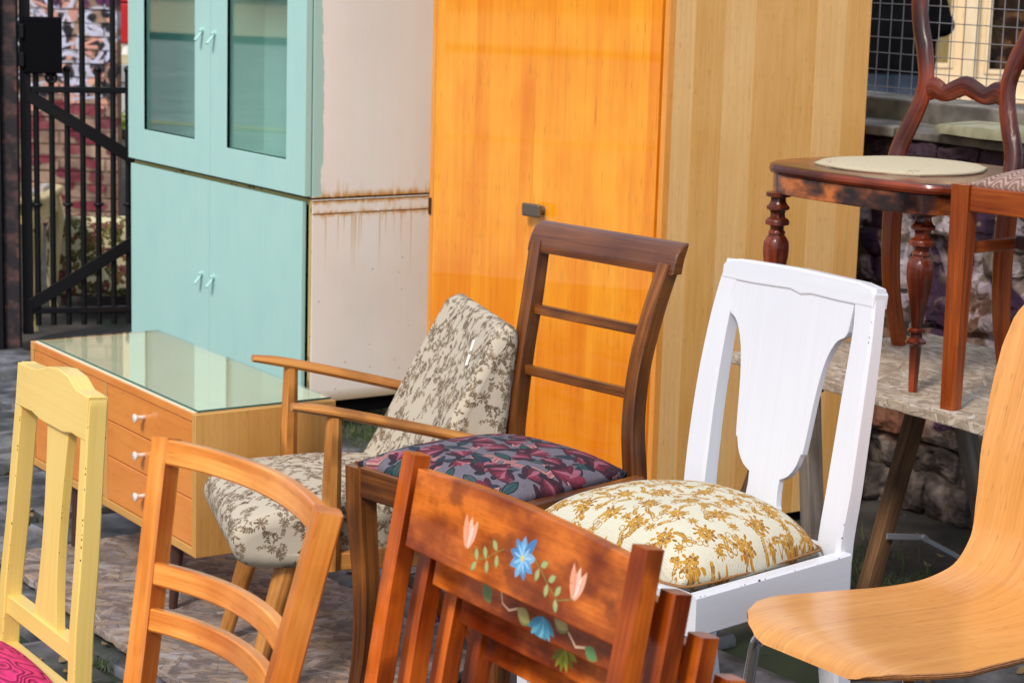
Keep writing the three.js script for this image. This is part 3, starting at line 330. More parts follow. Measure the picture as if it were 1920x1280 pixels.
// ------------------------------------------------------------------ mint cabinet
{ seed(330); const t = thing('display_cabinet', 'mint painted cabinet with two glazed doors above two plain doors', 'cabinet', [-0.609, 0, -6.249], -0.9618);
  const W = 1.245, D = 0.5, yb = 0.094, ys = 0.712, yt = 1.78, cz = -D;
  part('lower_body', merge([boxAt(-W, -W + 0.018, yb, ys, cz, -0.001, 0.002), boxAt(-0.018, -0.003, yb, ys, cz, -0.002, 0.001), boxAt(-W + 0.018, -0.018, yb, yb + 0.018, cz, -0.002, 0.001, 'x'), boxAt(-W, -0.003, ys - 0.016, ys + 0.001, cz, -0.004, 0.001, 'x'), boxAt(-W, -0.018, yb, ys, cz, cz + 0.01, 0.001)]), MAT.rawEdge, t, 'raw yellowish edge of the carcass');
  part('lower_side_panel', (() => { const g = new RoundedBoxGeometry(0.0035, ys - yb, D, 1, 0.001); g.translate(-0.00125, (ys + yb) / 2, -D / 2 - 0.004); const p = g.attributes.position, uv = g.attributes.uv; for (let i = 0; i < p.count; i++) uv.setXY(i, cl((-p.getZ(i)) / D, 0.002, 0.998), cl((p.getY(i) - yb) / (ys - yb), 0.002, 0.998)); return g; })(), MAT.sideLower, t, 'cream side with rust streaks below the seam');
  part('upper_side_panel', (() => { const g = new RoundedBoxGeometry(0.018, yt - ys - 0.004, D, 1, 0.001); g.translate(-0.0085, (yt + ys + 0.004) / 2, -D / 2 - 0.003); const p = g.attributes.position, uv = g.attributes.uv; for (let i = 0; i < p.count; i++) uv.setXY(i, cl((-p.getZ(i)) / D, 0.002, 0.998), cl((p.getY(i) - ys) / 1.04, 0.002, 0.998)); return g; })(), MAT.sideUpper, t, 'cream side with a ragged mint brush edge');
  part('upper_body', merge([boxAt(-W, -W + 0.018, ys + 0.004, yt, cz, -0.003, 0.001), boxAt(-W + 0.018, -0.018, yt - 0.018, yt - 0.001, cz, -0.003, 0.001, 'x'), boxAt(-W + 0.018, -0.018, ys + 0.006, ys + 0.022, cz, -0.006, 0.001, 'x'), boxAt(-W + 0.018, -0.018, ys + 0.022, yt - 0.018, cz, cz + 0.008, 0.001)]), MAT.mintDark, t);
  const xm = -0.6225, gap = 0.0015, zu0 = 0.001, zu1 = 0.023;
  const knobG = () => { const a = new THREE.CylinderGeometry(0.0085, 0.009, 0.006, 18); a.rotateX(Math.PI / 2); a.translate(0, 0, 0.003); const n = new THREE.SphereGeometry(0.007, 14, 10); n.scale(1, 1, 0.8); n.translate(0, 0, 0.008); const b = sweep([[0, -0.004, 0.006], [0.0, -0.016, 0.014], [0, -0.032, 0.028]], [0.011, 0.012, 0.015], [0.006, 0.006, 0.007], { ch: 0.25 }); return merge([a, n, b]); };
  const door = (x0, x1, y0, y1, gl, hx, hy, z0, z1) => { let m;
    const pts = [[x0, y0], [x1, y0], [x1, y1], [x0, y1]];
    if (gl) { m = part('upper_door', (() => { const g = extr(pts, z1 - z0, 0.0015, { holes: [gl], su: 0.5, sv: 0.5 }); g.translate(0, 0, (z0 + z1) / 2); return g; })(), MAT.mint, t);
      const [a, b, c, d] = [gl[0][0], gl[1][0], gl[0][1], gl[2][1]]; part('pane', boxAt(a - 0.006, b + 0.006, c - 0.006, d + 0.006, z1 - 0.014, z1 - 0.011, 0.0005), MAT.pane, m); part('reveal_shade', merge([boxAt(a - 0.002, a + 0.0035, c, d, z1 - 0.0108, z1 - 0.002, 0.0005), boxAt(a + 0.0036, b - 0.0001, c - 0.002, c + 0.002, z1 - 0.0108, z1 - 0.004, 0.0005, 'x')]), MAT.black, m); }  // black strips stand in for the shadow of the recess around the glass
    else { m = part('lower_door', (() => { const g = extr(pts, z1 - z0, 0.0015, { su: 0.5, sv: 0.5 }); g.translate(0, 0, (z0 + z1) / 2); return g; })(), MAT.mint, t); }
    const k = part('handle', knobG(), MAT.mint, m); k.position.set(hx, hy, z1 - 0.0005); return m; };
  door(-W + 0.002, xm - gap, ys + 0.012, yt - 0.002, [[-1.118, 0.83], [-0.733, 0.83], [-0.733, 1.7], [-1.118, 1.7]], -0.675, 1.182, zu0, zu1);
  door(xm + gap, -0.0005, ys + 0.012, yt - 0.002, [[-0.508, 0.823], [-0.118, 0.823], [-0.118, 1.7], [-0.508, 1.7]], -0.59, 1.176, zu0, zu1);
  door(-W + 0.002, xm - 0.022 - gap, yb + 0.004, ys - 0.008, null, -0.695, 0.396, -0.0005, 0.014);
  door(xm - 0.022 + gap, -0.03, yb + 0.004, ys - 0.008, null, -0.61, 0.396, -0.0005, 0.014);
  for (const x of [-W + 0.05, -0.06]) for (const z of [-0.06, -D + 0.06]) part('foot', boxAt(x - 0.025, x + 0.025, 0, yb, z - 0.025, z + 0.025, 0.003), MAT.black, t);
  part('bearer', boxAt(-0.05, -0.012, 0.052, yb - 0.001, -D + 0.01, -0.02, 0.003), MAT.black, t, 'black bearer along the underside');
}
// ------------------------------------------------------------------ orange wardrobe
{ seed(340); const t = thing('wardrobe', 'tall glossy orange two door wardrobe with pale maple side', 'wardrobe', [0.363, 0, -5.213], -0.9708);
  const W = 1.09, D = 0.67, y0 = 0.06, y1 = 1.86;
  part('side_panel', boxAt(-W, -W + 0.019, 0, y1, -D, 0, 0.001), MAT.orangeEdge, t); part('top_panel', boxAt(-W + 0.019, -0.0195, y1 - 0.019, y1, -D, 0, 0.001, 'x'), MAT.orangeEdge, t); part('back_panel', boxAt(-W + 0.019, -0.0195, 0.03, y1 - 0.019, -D, -D + 0.006, 0.001), MAT.maple, t); part('plinth', boxAt(-W + 0.019, -0.0195, 0, y0, -0.05, -0.03, 0.001, 'x'), MAT.darkChair, t); part('floor_panel', boxAt(-W + 0.019, -0.0195, y0, y0 + 0.018, -D + 0.006, -0.02, 0.001, 'x'), MAT.maple, t);
  part('edge_strip', boxAt(-0.0195, -0.0005, 0, y1, -0.02, 0.0, 0.001), MAT.orangeEdge, t, 'orange edge strip of the right side');
  const cuts = [-0.02, -0.081, -0.177, -0.276, -0.383, -0.483, -0.585, -D]; const mm = [MAT.maple2, MAT.maple, MAT.maple2, MAT.maple3, MAT.maple, MAT.maple2, MAT.maple3];
  for (let i = 0; i < 7; i++) part('veneer_strip', boxAt(-0.019, -0.0005 + (i % 2) * 0.0003, 0, y1, cuts[i + 1], cuts[i], 0.0004, 'y'), mm[i], t);
  const dm = [[-W + 0.021, -0.5676], [-0.5668, -0.031]]; dm.forEach(([a, b], i) => { const d = part('door', boxAt(a, b, y0 + 0.004, y1 - 0.022, -0.019, -0.0006, 0.0005, 'y', 0.9, 1.9), MAT.orangeDoor, t);
    if (i) { const h = part('handle', merge([(() => { const q = new RoundedBoxGeometry(0.082, 0.036, 0.012, 4, 0.0055); q.translate(0, 0, 0.026); return q; })(), (() => { const q = new THREE.CylinderGeometry(0.011, 0.013, 0.026, 18); q.rotateX(Math.PI / 2); q.translate(0.015, 0, 0.012); return q; })()]), M({ color: lin(0.17, 0.135, 0.1), metalness: 0.55, roughness: 0.38 }), d); h.position.set(-0.53, 0.775, 0); h.rotation.z = 0.03; }
    else { const q = part('hinge', boxAt(-W + 0.003, -W + 0.013, 0.698, 0.747, -0.001, 0.006, 0.002), M({ color: lin(0.07, 0.04, 0.02), metalness: 0.6, roughness: 0.5 }), d); } });
}
// ------------------------------------------------------------------ low dresser
{ seed(350); const t = thing('dresser', 'low orange dresser with glass top, white knobs and dark legs', 'dresser', [-0.651, 0, -4.271], -0.9788);
  const W = 0.932, D = 0.331, yb = 0.184, yt = 0.492, T = 0.018;
  part('top_board', boxAt(-W + T, -T, yt - T, yt, -D, -0.0, 0.0015, 'x'), MAT.sbFront, t); for (const x of [-W, -T]) part('side_panel', boxAt(x, x + T, yb, yt - 0.0006, -D, 0.0003, 0.0015, 'y'), MAT.sbSide, t);
  part('bottom_board', boxAt(-W + T, -T, yb, yb + T, -D, -0.0003, 0.0015, 'x'), MAT.sbSide, t); part('back_panel', boxAt(-W + T, -T, yb + T, yt - T, -D, -D + 0.006, 0.001), MAT.sbSide, t); part('divider', boxAt(-0.488, -0.47, yb + T, yt - T, -D + 0.006, -0.002, 0.001), MAT.sbSide, t);
  const ys = [[0.389, 0.472], [0.3065, 0.3865], [0.2045, 0.304]]; for (const [a, b] of ys) { const d = part('drawer', boxAt(-0.4685, -T - 0.004, a, b, -0.02, -0.003, 0.0015, 'x'), MAT.sbFront, t); const k = part('knob', (() => { const g = new THREE.LatheGeometry([[0, 0], [0.0055, 0], [0.0048, 0.012], [0.0058, 0.02], [0.0092, 0.027], [0.0098, 0.03], [0.0085, 0.0325], [0.0, 0.0335]].map(q => new THREE.Vector2(...q)), 22); g.rotateX(Math.PI / 2); return g; })(), MAT.ivory, d); k.position.set(-0.264, (a + b) / 2 + 0.004, -0.0035); k.scale.z = 0.82; }
  part('door', boxAt(-W + T + 0.002, -0.4895, 0.2045, 0.472, -0.02, -0.003, 0.0015, 'x'), MAT.sbFront, t);
  const gl = part('glass_top', boxAt(-W + 0.022, -0.012, yt + 0.0015, yt + 0.0065, -D + 0.006, -0.012, 0.0008), MAT.topGlass, t); part('glass_edge', merge([boxAt(-W + 0.021, -0.011, yt + 0.0018, yt + 0.0062, -0.0118, -0.0110, 0.0002), boxAt(-0.0118, -0.0110, yt + 0.0018, yt + 0.0062, -D + 0.006, -0.0118, 0.0002)]), MAT.glassEdge, gl);
  part('top_veneer', boxAt(-W + T + 0.001, -T - 0.001, yt - 0.001, yt + 0.0008, -D + 0.003, -0.004, 0.0004, 'x'), MAT.sbTop, t);
  for (const [x, z, sx, sz] of [[-0.17, -0.04, 1, 1], [-0.735, -0.04, -1, 1], [-0.17, -0.28, 1, -1], [-0.735, -0.28, -1, -1]]) part('leg', sweep([[x, yb, z], [x - 0.004 * sx, 0.02, z + 0.012 * sz]], [0.03, 0.018], [0.03, 0.018], { round: 14 }), MAT.teakLeg, t);
}
// ------------------------------------------------------------------ floral armchair
{ seed(360); const t = thing('armchair', 'low armchair in cream floral fabric with slim wooden arms', 'armchair', [-0.228, 0, -4.148], -1.2938);
  const rot = g => { g.rotateY(-Math.PI / 2); return g; }; // profile (z, y) -> extruded along x
  const seatP = spl([[-0.12, 0.30], [-0.12, 0.385], [0.0, 0.402], [0.16, 0.408], [0.28, 0.398], [0.345, 0.372], [0.362, 0.345], [0.352, 0.31], [0.325, 0.288], [0.2, 0.284], [0.0, 0.286], [-0.12, 0.29]], 4);
  const soft = (pts, w, bev, tap) => { const s = new THREE.Shape(); s.moveTo(...pts[0]); pts.slice(1).forEach(p => s.lineTo(...p)); s.closePath(); const g = new THREE.ExtrudeGeometry(s, { depth: w - 2 * bev, bevelEnabled: true, bevelSize: bev, bevelThickness: bev, bevelOffset: -bev, bevelSegments: 7, steps: 8, curveSegments: 6 }); g.translate(0, 0, -(w - 2 * bev) / 2); g.rotateY(-Math.PI / 2); const p = g.attributes.position; for (let i = 0; i < p.count; i++) { const x = p.getX(i), y = p.getY(i), z = p.getZ(i); const k = 0.006 * (fbm(x * 11 + 9, (y + z) * 13 + 9, 256, 256, 2, 33) - 0.5), e = 0.002 * Math.sin(x * 95) * Math.exp(-Math.pow((Math.abs(x) - 0.2) / 0.03, 2)); tap(p, i, x, y + k + e, z + k); } let u = mergeVertices((g.deleteAttribute('normal'), g.deleteAttribute('uv'), g), 1e-4); u.computeVertexNormals(); const keep = u.toNonIndexed(); const r = uvBox(keep, 'y', 0.29, 0.29); return r; };
  part('seat', soft(seatP, 0.445, 0.03, (p, i, x, y, z) => { const e = 1 - Math.pow(Math.abs(x) / 0.225, 3); p.setY(i, y + (y > 0.35 ? 0.012 * e : 0)); p.setX(i, x * (1 - 0.05 * cl((z - 0.15) / 0.2))); }), MAT.armFabric, t);
  const backP = spl([[0.055, 0.34], [-0.01, 0.46], [-0.075, 0.59], [-0.135, 0.705], [-0.155, 0.738], [-0.178, 0.746], [-0.194, 0.73], [-0.186, 0.64], [-0.17, 0.5], [-0.155, 0.345], [-0.05, 0.335]], 4);
  part('backrest', soft(backP, 0.45, 0.026, (p, i, x, y, z) => { const k = cl((y - 0.34) / 0.4); p.setX(i, x * (1.0 - 0.07 * k * k)); if (z > -0.16) p.setZ(i, z - 0.012 * (1 - Math.pow(x / 0.22, 2)) + 0.006); }), MAT.armFabric, t);
  part('tape', (() => { const g = boxAt(-0.004, 0.004, -0.016, 0.016, -0.001, 0.001, 0.0004); const h = g.clone(); h.translate(0.001, -0.042, -0.001); const q = merge([g, h]); q.scale(0.8, 0.7, 0.7); q.rotateX(-0.42); q.rotateY(0.5); q.translate(0.193, 0.708, -0.103); return q; })(), MAT.ivory, t, 'two bits of white tape on the backrest edge');
  for (const s of [-1, 1]) { part('armrest', sweep([[s * 0.24, 0.608, 0.255], [s * 0.24, 0.600, 0.2], [s * 0.24, 0.572, 0.07], [s * 0.238, 0.536, -0.08], [s * 0.236, 0.50, -0.21]], [0.03, 0.042, 0.04, 0.036, 0.03], [0.015, 0.021, 0.022, 0.022, 0.018], { n: 5, round: 16 }), MAT.armWood, t);
    part('arm_post', sweep([[s * 0.24, 0.29, 0.178], [s * 0.24, 0.45, 0.177], [s * 0.24, 0.588, 0.174]], [0.036, 0.036, 0.03], [0.034, 0.034, 0.028], { ch: 0.3 }), MAT.armWood, t);
    part('leg', sweep([[s * 0.165, 0.292, 0.245], [s * 0.175, 0.15, 0.285], [s * 0.185, 0.0, 0.325]], [0.046, 0.04, 0.026], [0.046, 0.04, 0.026], { round: 18, n: 2 }), MAT.armWood, t); part('leg', sweep([[s * 0.165, 0.292, -0.06], [s * 0.18, 0.0, -0.17]], [0.04, 0.026], [0.04, 0.026], { round: 14 }), MAT.redBrown, t);
    part('side_rail', boxAt(s * 0.232 - 0.012, s * 0.232 + 0.012, 0.287, 0.322, -0.16, 0.2, 0.004, 'z'), MAT.armWood, t); }
}
// ------------------------------------------------------------------ dark dining chair with tapestry seat
{ seed(370); const t = thing('dining_chair', 'dark brown ladder back chair with maroon and teal tapestry seat', 'chair', [-0.015, 0, -3.762], -0.8238);
  const m = MAT.darkChair; for (const s of [-1, 1]) {
    part('back_post', sweep([[s * 0.168 - 0.006, 0, -0.27], [s * 0.168 - 0.006, 0.25, -0.215], [s * 0.165 - 0.006, 0.52, -0.19], [s * 0.157 - 0.01, 0.6, -0.194], [s * 0.154 - 0.012, 0.7, -0.207], [s * 0.159 - 0.011, 0.8, -0.229], [s * 0.169 - 0.01, 0.88, -0.250], [s * 0.172 - 0.01, 0.9, -0.256]], [0.03, 0.03, 0.03, 0.03, 0.029, 0.029, 0.029, 0.029], [0.03, 0.036, 0.04, 0.038, 0.036, 0.036, 0.034, 0.034], { n: 4, ch: 0.1 }), m, t);
    part('leg', sweep([[s * 0.192, 0.516, 0.172], [s * 0.19, 0.42, 0.170], [s * 0.184, 0.28, 0.162], [s * 0.184, 0.14, 0.168], [s * 0.19, 0.0, 0.196]], [0.046, 0.044, 0.04, 0.034, 0.028], [0.046, 0.044, 0.038, 0.032, 0.027], { n: 4, ch: 0.1 }), m, t);
    part('side_rail', sweep([[s * 0.205, 0.49, 0.17], [s * 0.182, 0.49, -0.18]], 0.022, 0.058, { ch: 0.15 }), m, t); }
  part('front_rail', boxAt(-0.17, 0.17, 0.462, 0.519, 0.166, 0.192, 0.003, 'x'), m, t); part('rear_rail', boxAt(-0.165, 0.165, 0.462, 0.519, -0.197, -0.175, 0.003, 'x'), m, t);
  const prof = spl([[-0.240, 0.884], [-0.244, 0.902], [-0.254, 0.924], [-0.268, 0.937], [-0.282, 0.9405], [-0.28, 0.93], [-0.272, 0.91], [-0.266, 0.884]], 3);
  const tr = extr(prof, 0.388, 0.003, { axis: 'z' }); tr.rotateY(-Math.PI / 2); tr.translate(-0.008, 0, 0); part('top_rail', tr, wood(51, 0x4c2610, 0x8c5428, { fig: 0.4, line: 0.8, rings: 5 }, { roughness: 0.25, clearcoat: 0.6, clearcoatRoughness: 0.15 }), t);
  for (const [y, z] of [[0.776, -0.226], [0.66, -0.203]]) part('slat', boxAt(-0.164, 0.146, y - 0.0095, y + 0.0095, z - 0.008, z + 0.006, 0.002, 'x'), m, t);
  part('seat_cushion', cushion({ hf: 0.198, hr: 0.164, zf: 0.186, zr: -0.176, y0: 0.5, y1: 0.523, dome: 0.042, su: 0.34, sv: 0.34, sq: 0.1 }), MAT.tapestry, t, 'tapestry seat with maroon flowers and teal leaves');
}
// ------------------------------------------------------------------ white chair
{ seed(380); const t = thing('dining_chair', 'white painted chair with vase shaped splat and mustard floral seat', 'chair', [0.285, 0, -3.321], -0.9368);
  const m = MAT.white, A = Math.atan(0.125), tilt = (g) => { g.rotateX(-A); g.translate(0, 0.5119, -0.189); return g; };
  for (const s of [-1, 1]) { part('back_post', sweep([[s * 0.165 - 0.008, 0, -0.275], [s * 0.166 - 0.008, 0.25, -0.215], [s * 0.167 - 0.008, 0.5, -0.19], [s * 0.172 - 0.008, 0.62, -0.2], [s * 0.172 - 0.006, 0.76, -0.216], [s * 0.166 - 0.003, 0.88, -0.233], [s * 0.155 - 0.0, 0.939, -0.242]], [0.036, 0.044, 0.052, 0.054, 0.05, 0.044, 0.046], [0.03, 0.036, 0.04, 0.036, 0.034, 0.03, 0.03], { n: 4, ch: 0.14 }), m, t);
    part('leg', sweep([[s * 0.21, 0.458, 0.15], [s * 0.203, 0.0, 0.15]], [0.03, 0.022], [0.032, 0.024], { ch: 0.15 }), m, t);
    part('side_rail', sweep([[s * 0.234, 0.486, 0.182], [s * 0.188, 0.488, -0.186]], 0.024, 0.064, { ch: 0.12 }), m, t); }
  part('front_rail', boxAt(-0.222, 0.222, 0.455, 0.518, 0.17, 0.194, 0.003, 'x'), m, t); part('rear_rail', boxAt(-0.165, 0.165, 0.455, 0.518, -0.2, -0.178, 0.003, 'x'), m, t);
  const top = [[-0.180, 0.402], [-0.180, 0.424], [-0.172, 0.434], [-0.14, 0.4395], [0, 0.4425], [0.14, 0.4395], [0.172, 0.434], [0.180, 0.424], [0.180, 0.402], [0.1, 0.402], [0.04, 0.404], [0.015, 0.4], [-0.01, 0.4055], [-0.1, 0.402]]; part('top_rail', tilt(extr(top, 0.034, 0.003, { axis: 'x' })), m, t);
  const hw = [[0.42, 0.150], [0.356, 0.143], [0.347, 0.138], [0.337, 0.122], [0.31, 0.106], [0.262, 0.094], [0.157, 0.083], [0.142, 0.081], [0.141, 0.0775], [0.118, 0.069], [0.1, 0.055], [0.09, 0.037], [0.07, 0.036], [0.045, 0.039], [0.042, 0.041], [0.0, 0.041]]; const o = -0.011;
  const cv = [hw[0], ...spl(hw.slice(1, 8), 5), ...spl(hw.slice(8, 12), 5), ...spl(hw.slice(12), 4)]; const sp = [...cv.map(q => [o - q[1], q[0]]), ...cv.slice().reverse().map(q => [o + q[1], q[0]])]; const s0 = extr(sp, 0.013, 0.0012, { axis: 'y' }); s0.translate(0, 0, 0.0078); const sg = tilt(s0); part('splat', sg, m, t);
  part('seat_cushion', cushion({ hf: 0.219, hr: 0.170, zf: 0.184, zr: -0.172, y0: 0.5, y1: 0.524, dome: 0.078, p: 3, su: 0.33, sv: 0.33, sq: 0.35, lump: 0.008, ex: 0.5 }), MAT.seatYellow, t, 'domed seat in cream fabric with mustard flowers');
  { const q = [[-0.2, 0.168], [0.0, 0.182], [0.2, 0.168], [0.206, 0.13], [0.166, -0.13], [0.155, -0.162], [0, -0.17], [-0.155, -0.162], [-0.166, -0.13], [-0.206, 0.13]].map(p => new THREE.Vector3(p[0], 0.521, p[1])); part('seat_trim', uvBox(new THREE.TubeGeometry(new THREE.CatmullRomCurve3(q, true, 'centripetal'), 140, 0.0022, 8, true).toNonIndexed(), 'y', 0.1, 0.1), M({ map: paintTex(39, 0x9a6a3a, 0x5a3a1c, 0x2a1a0c, 0.1), roughness: 0.9 }), t); }
  seed(381); const ch = []; const cp = (x, y, z, k) => { const g = new THREE.IcosahedronGeometry(1, 0); g.scale(rr(0.0006, 0.0013) * k, rr(0.001, 0.003) * k, rr(0.0006, 0.0013) * k); g.translate(x, y, z); ch.push(uvBox(g)); };
  const zf = y => y < 0.62 ? -0.19 - (y - 0.5) * 0.083 : -0.2 - (y - 0.62) * 0.125; for (let i = 0; i < 16; i++) { const y = rr(0.53, 0.9); cp((y < 0.62 ? 0.167 + (y - 0.5) * 0.04 : y < 0.76 ? 0.172 - 0.008 : 0.166) + 0.018, y, zf(y) + 0.0165, rr(0.5, 1.2)); } for (let i = 0; i < 10; i++) { const f = rnd(); cp(0.234 - 0.046 * f + 0.0115, 0.5175, 0.182 - 0.368 * f, rr(0.5, 1.1)); } for (let i = 0; i < 6; i++) cp(rr(-0.17, 0.178), 0.5119 + 0.43, -0.189 - 0.054 + 0.014, rr(0.4, 0.9)); cp(0.177, 0.936, -0.228, 1.8);
  part('paint_chips', merge(ch), MAT.chip, t).userData.kind = 'stuff';
}
// ------------------------------------------------------------------ yellow chair
{ seed(390); const t = thing('dining_chair', 'chipped yellow chair with tapered splat and crimson quilted seat', 'chair', [-0.599, 0, -2.844], -0.9908);
  const m = MAT.yellow, A = Math.atan(0.08), cx = -0.127, P = (x, y) => [x, y, -0.08 * (y - 0.4724)], tilt = g => { g.rotateX(-A); g.translate(0, 0.4724, 0); return g; };
  for (const s of [-1, 1]) { part('back_post', sweep([[cx + s * 0.147, 0, -0.04], [cx + s * 0.146, 0.2, -0.014], P(cx + s * 0.144, 0.4), P(cx + s * 0.137, 0.6), P(cx + s * 0.1285, 0.8), P(cx + s * 0.128, 0.826), P(cx + s * 0.127, 0.832)], [0.022, 0.023, 0.024, 0.024, 0.0245, 0.024, 0.018], [0.024, 0.027, 0.029, 0.029, 0.029, 0.029, 0.022], { n: 2, ch: 0.1 }), m, t);
    part('leg', sweep([[cx + s * 0.17, 0.39, 0.31], [cx + s * 0.17, 0.0, 0.32]], [0.034, 0.024], [0.034, 0.024], { ch: 0.12 }), m, t); part('side_rail', sweep([[cx + s * 0.172, 0.385, 0.3], [cx + s * 0.145, 0.385, -0.005]], 0.02, 0.05, { ch: 0.12 }), m, t); }
  const y0 = 0.4724, rail = [[-0.1165, 0.2985], [-0.1165, 0.3605], [-0.085, 0.362], [-0.06, 0.364], [-0.02, 0.3755], [0.02, 0.380], [0.06, 0.3755], [0.09, 0.363], [0.1165, 0.3605], [0.1165, 0.2985], [0.105, 0.2985], [0.085, 0.2995], [0.062, 0.2955], [0.05, 0.294], [-0.03, 0.294], [-0.045, 0.2955], [-0.07, 0.2995], [-0.095, 0.2985]].map(q => [q[0] + cx, q[1]]); part('top_rail', tilt(extr(rail.map(q => [cx + (q[0] - cx) * (Math.abs(q[0] - cx) > 0.116 ? 1.196 : 1), q[1]]), 0.0302, 0.0018, { axis: 'x' })), m, t);
  const sp = [[cx + 0.015 - 0.042, 0.302], [cx + 0.015 - 0.036, 0.24], [cx + 0.015 - 0.031, 0.14], [cx + 0.015 - 0.036, 0.06], [cx + 0.015 - 0.046, 0.002]]; const c2 = cx + 0.015; part('splat', tilt(extr([...spl(sp, 3), ...spl(sp, 3).reverse().map(q => [2 * c2 - q[0], q[1]])], 0.014, 0.001)), m, t);
  part('cross_rail', tilt(boxAt(cx - 0.131, cx + 0.131, -0.022, 0.006, -0.013, 0.011, 0.0015, 'x')), m, t); part('rear_rail', boxAt(cx - 0.135, cx + 0.135, 0.36, 0.404, -0.006, 0.016, 0.002, 'x'), m, t); part('front_rail', boxAt(cx - 0.155, cx + 0.155, 0.36, 0.408, 0.296, 0.318, 0.002, 'x'), m, t);
  const cu = cushion({ hf: 0.158, hr: 0.128, zf: 0.3, zr: 0.02, y0: 0.395, y1: 0.412, dome: 0.035, su: 0.3, sv: 0.3, sq: 0.15 }); cu.translate(cx, 0, 0); part('seat_cushion', cu, MAT.crimson, t, 'crimson quilted seat');
  seed(391); const ch = []; const chip = (x, y, z, k) => { const g = new THREE.IcosahedronGeometry(1, 0); g.scale(rr(0.0006, 0.0012) * k, rr(0.001, 0.0035) * k, rr(0.0006, 0.0012) * k); g.rotateX(rr(-0.5, 0.5)); const p = P(x, y); g.translate(p[0], y, p[2] + z); ch.push(uvBox(g)); };
  const hwA = y => 0.144 - 0.0152 * cl((y - 0.4) / 0.4) ; for (let i = 0; i < 30; i++) { const y = rr(0.41, 0.81), f = rnd() < 0.65; chip(cx + hwA(y) + 0.011, y, f ? 0.0135 : -0.0135, rr(0.5, 1.1)); } for (let i = 0; i < 14; i++) { const y = rr(0.42, 0.78); chip(cx - hwA(y) + 0.0112, y, 0.0135, rr(0.4, 0.8)); } for (let i = 0; i < 9; i++) { const y = rr(0.5, 0.76); chip(c2 + 0.035, y, 0.006, rr(0.4, 0.7)); }
  part('paint_chips', merge(ch), MAT.chip, t).userData.kind = 'stuff';
}
// ------------------------------------------------------------------ light orange chair with bowed slats
{ seed(400); const t = thing('dining_chair', 'light orange wooden chair with three bowed back slats', 'chair', [-0.324, 0, -2.432], -0.9508);
  const m = MAT.orangeChair, cx = 0.046, Z = y => 0.1 - 0.2 * (y - 0.421);
  for (const s of [-1, 1]) { const xs = y => cx + s * (0.196 + 0.153 * (Math.max(y, 0.4) - 0.84)); const sd = [Math.cos(0.32 * s), 0, s * Math.sin(0.32)];
    part('back_post', sweep([[xs(0) - 0.01 * s, 0, 0.02], [xs(0.2), 0.2, 0.085], [xs(0.4), 0.4, 0.103], [xs(0.6), 0.6, Z(0.6)], [xs(0.85), 0.849, Z(0.849)]], [0.026, 0.03, 0.03, 0.029, 0.0275], [0.026, 0.031, 0.033, 0.032, 0.030], { n: 3, ch: 0.09, side: sd }), m, t);
    part('leg', sweep([[cx + s * 0.13, 0.42, 0.44], [cx + s * 0.13, 0, 0.45]], [0.036, 0.026], [0.036, 0.026], { ch: 0.12 }), m, t); part('side_rail', sweep([[cx + s * 0.132, 0.39, 0.43], [cx + s * 0.125, 0.39, 0.11]], 0.02, 0.05, { ch: 0.12 }), m, t); }
  const bow = (yc, h, hw, arch) => { const pts = []; for (let k = 0; k <= 14; k++) { const f = k / 7 - 1; pts.push([cx + f * hw, yc + arch * (1 - f * f), Z(yc) - 0.034 * (1 - f * f) + 0.003]); } return sweep(pts, 0.017, h, { side: [0, 0.2, 1], ch: 0.14 }); };
  part('top_rail', bow(0.834, 0.031, 0.191, 0.002), m, t); part('slat', bow(0.689, 0.0285, 0.17, 0.002), m, t); part('slat', bow(0.634, 0.028, 0.163, 0.002), m, t);
  part('front_rail', boxAt(cx - 0.112, cx + 0.112, 0.365, 0.415, 0.43, 0.45, 0.003, 'x'), m, t); part('rear_rail', boxAt(cx - 0.12, cx + 0.12, 0.365, 0.415, 0.094, 0.114, 0.003, 'x'), m, t);
  const s2 = cushion({ hf: 0.15, hr: 0.14, zf: 0.455, zr: 0.125, y0: 0.415, y1: 0.428, dome: 0.006, N: 12, sq: 0.15 }); s2.translate(cx, 0, 0); part('seat', s2, m, t);
}
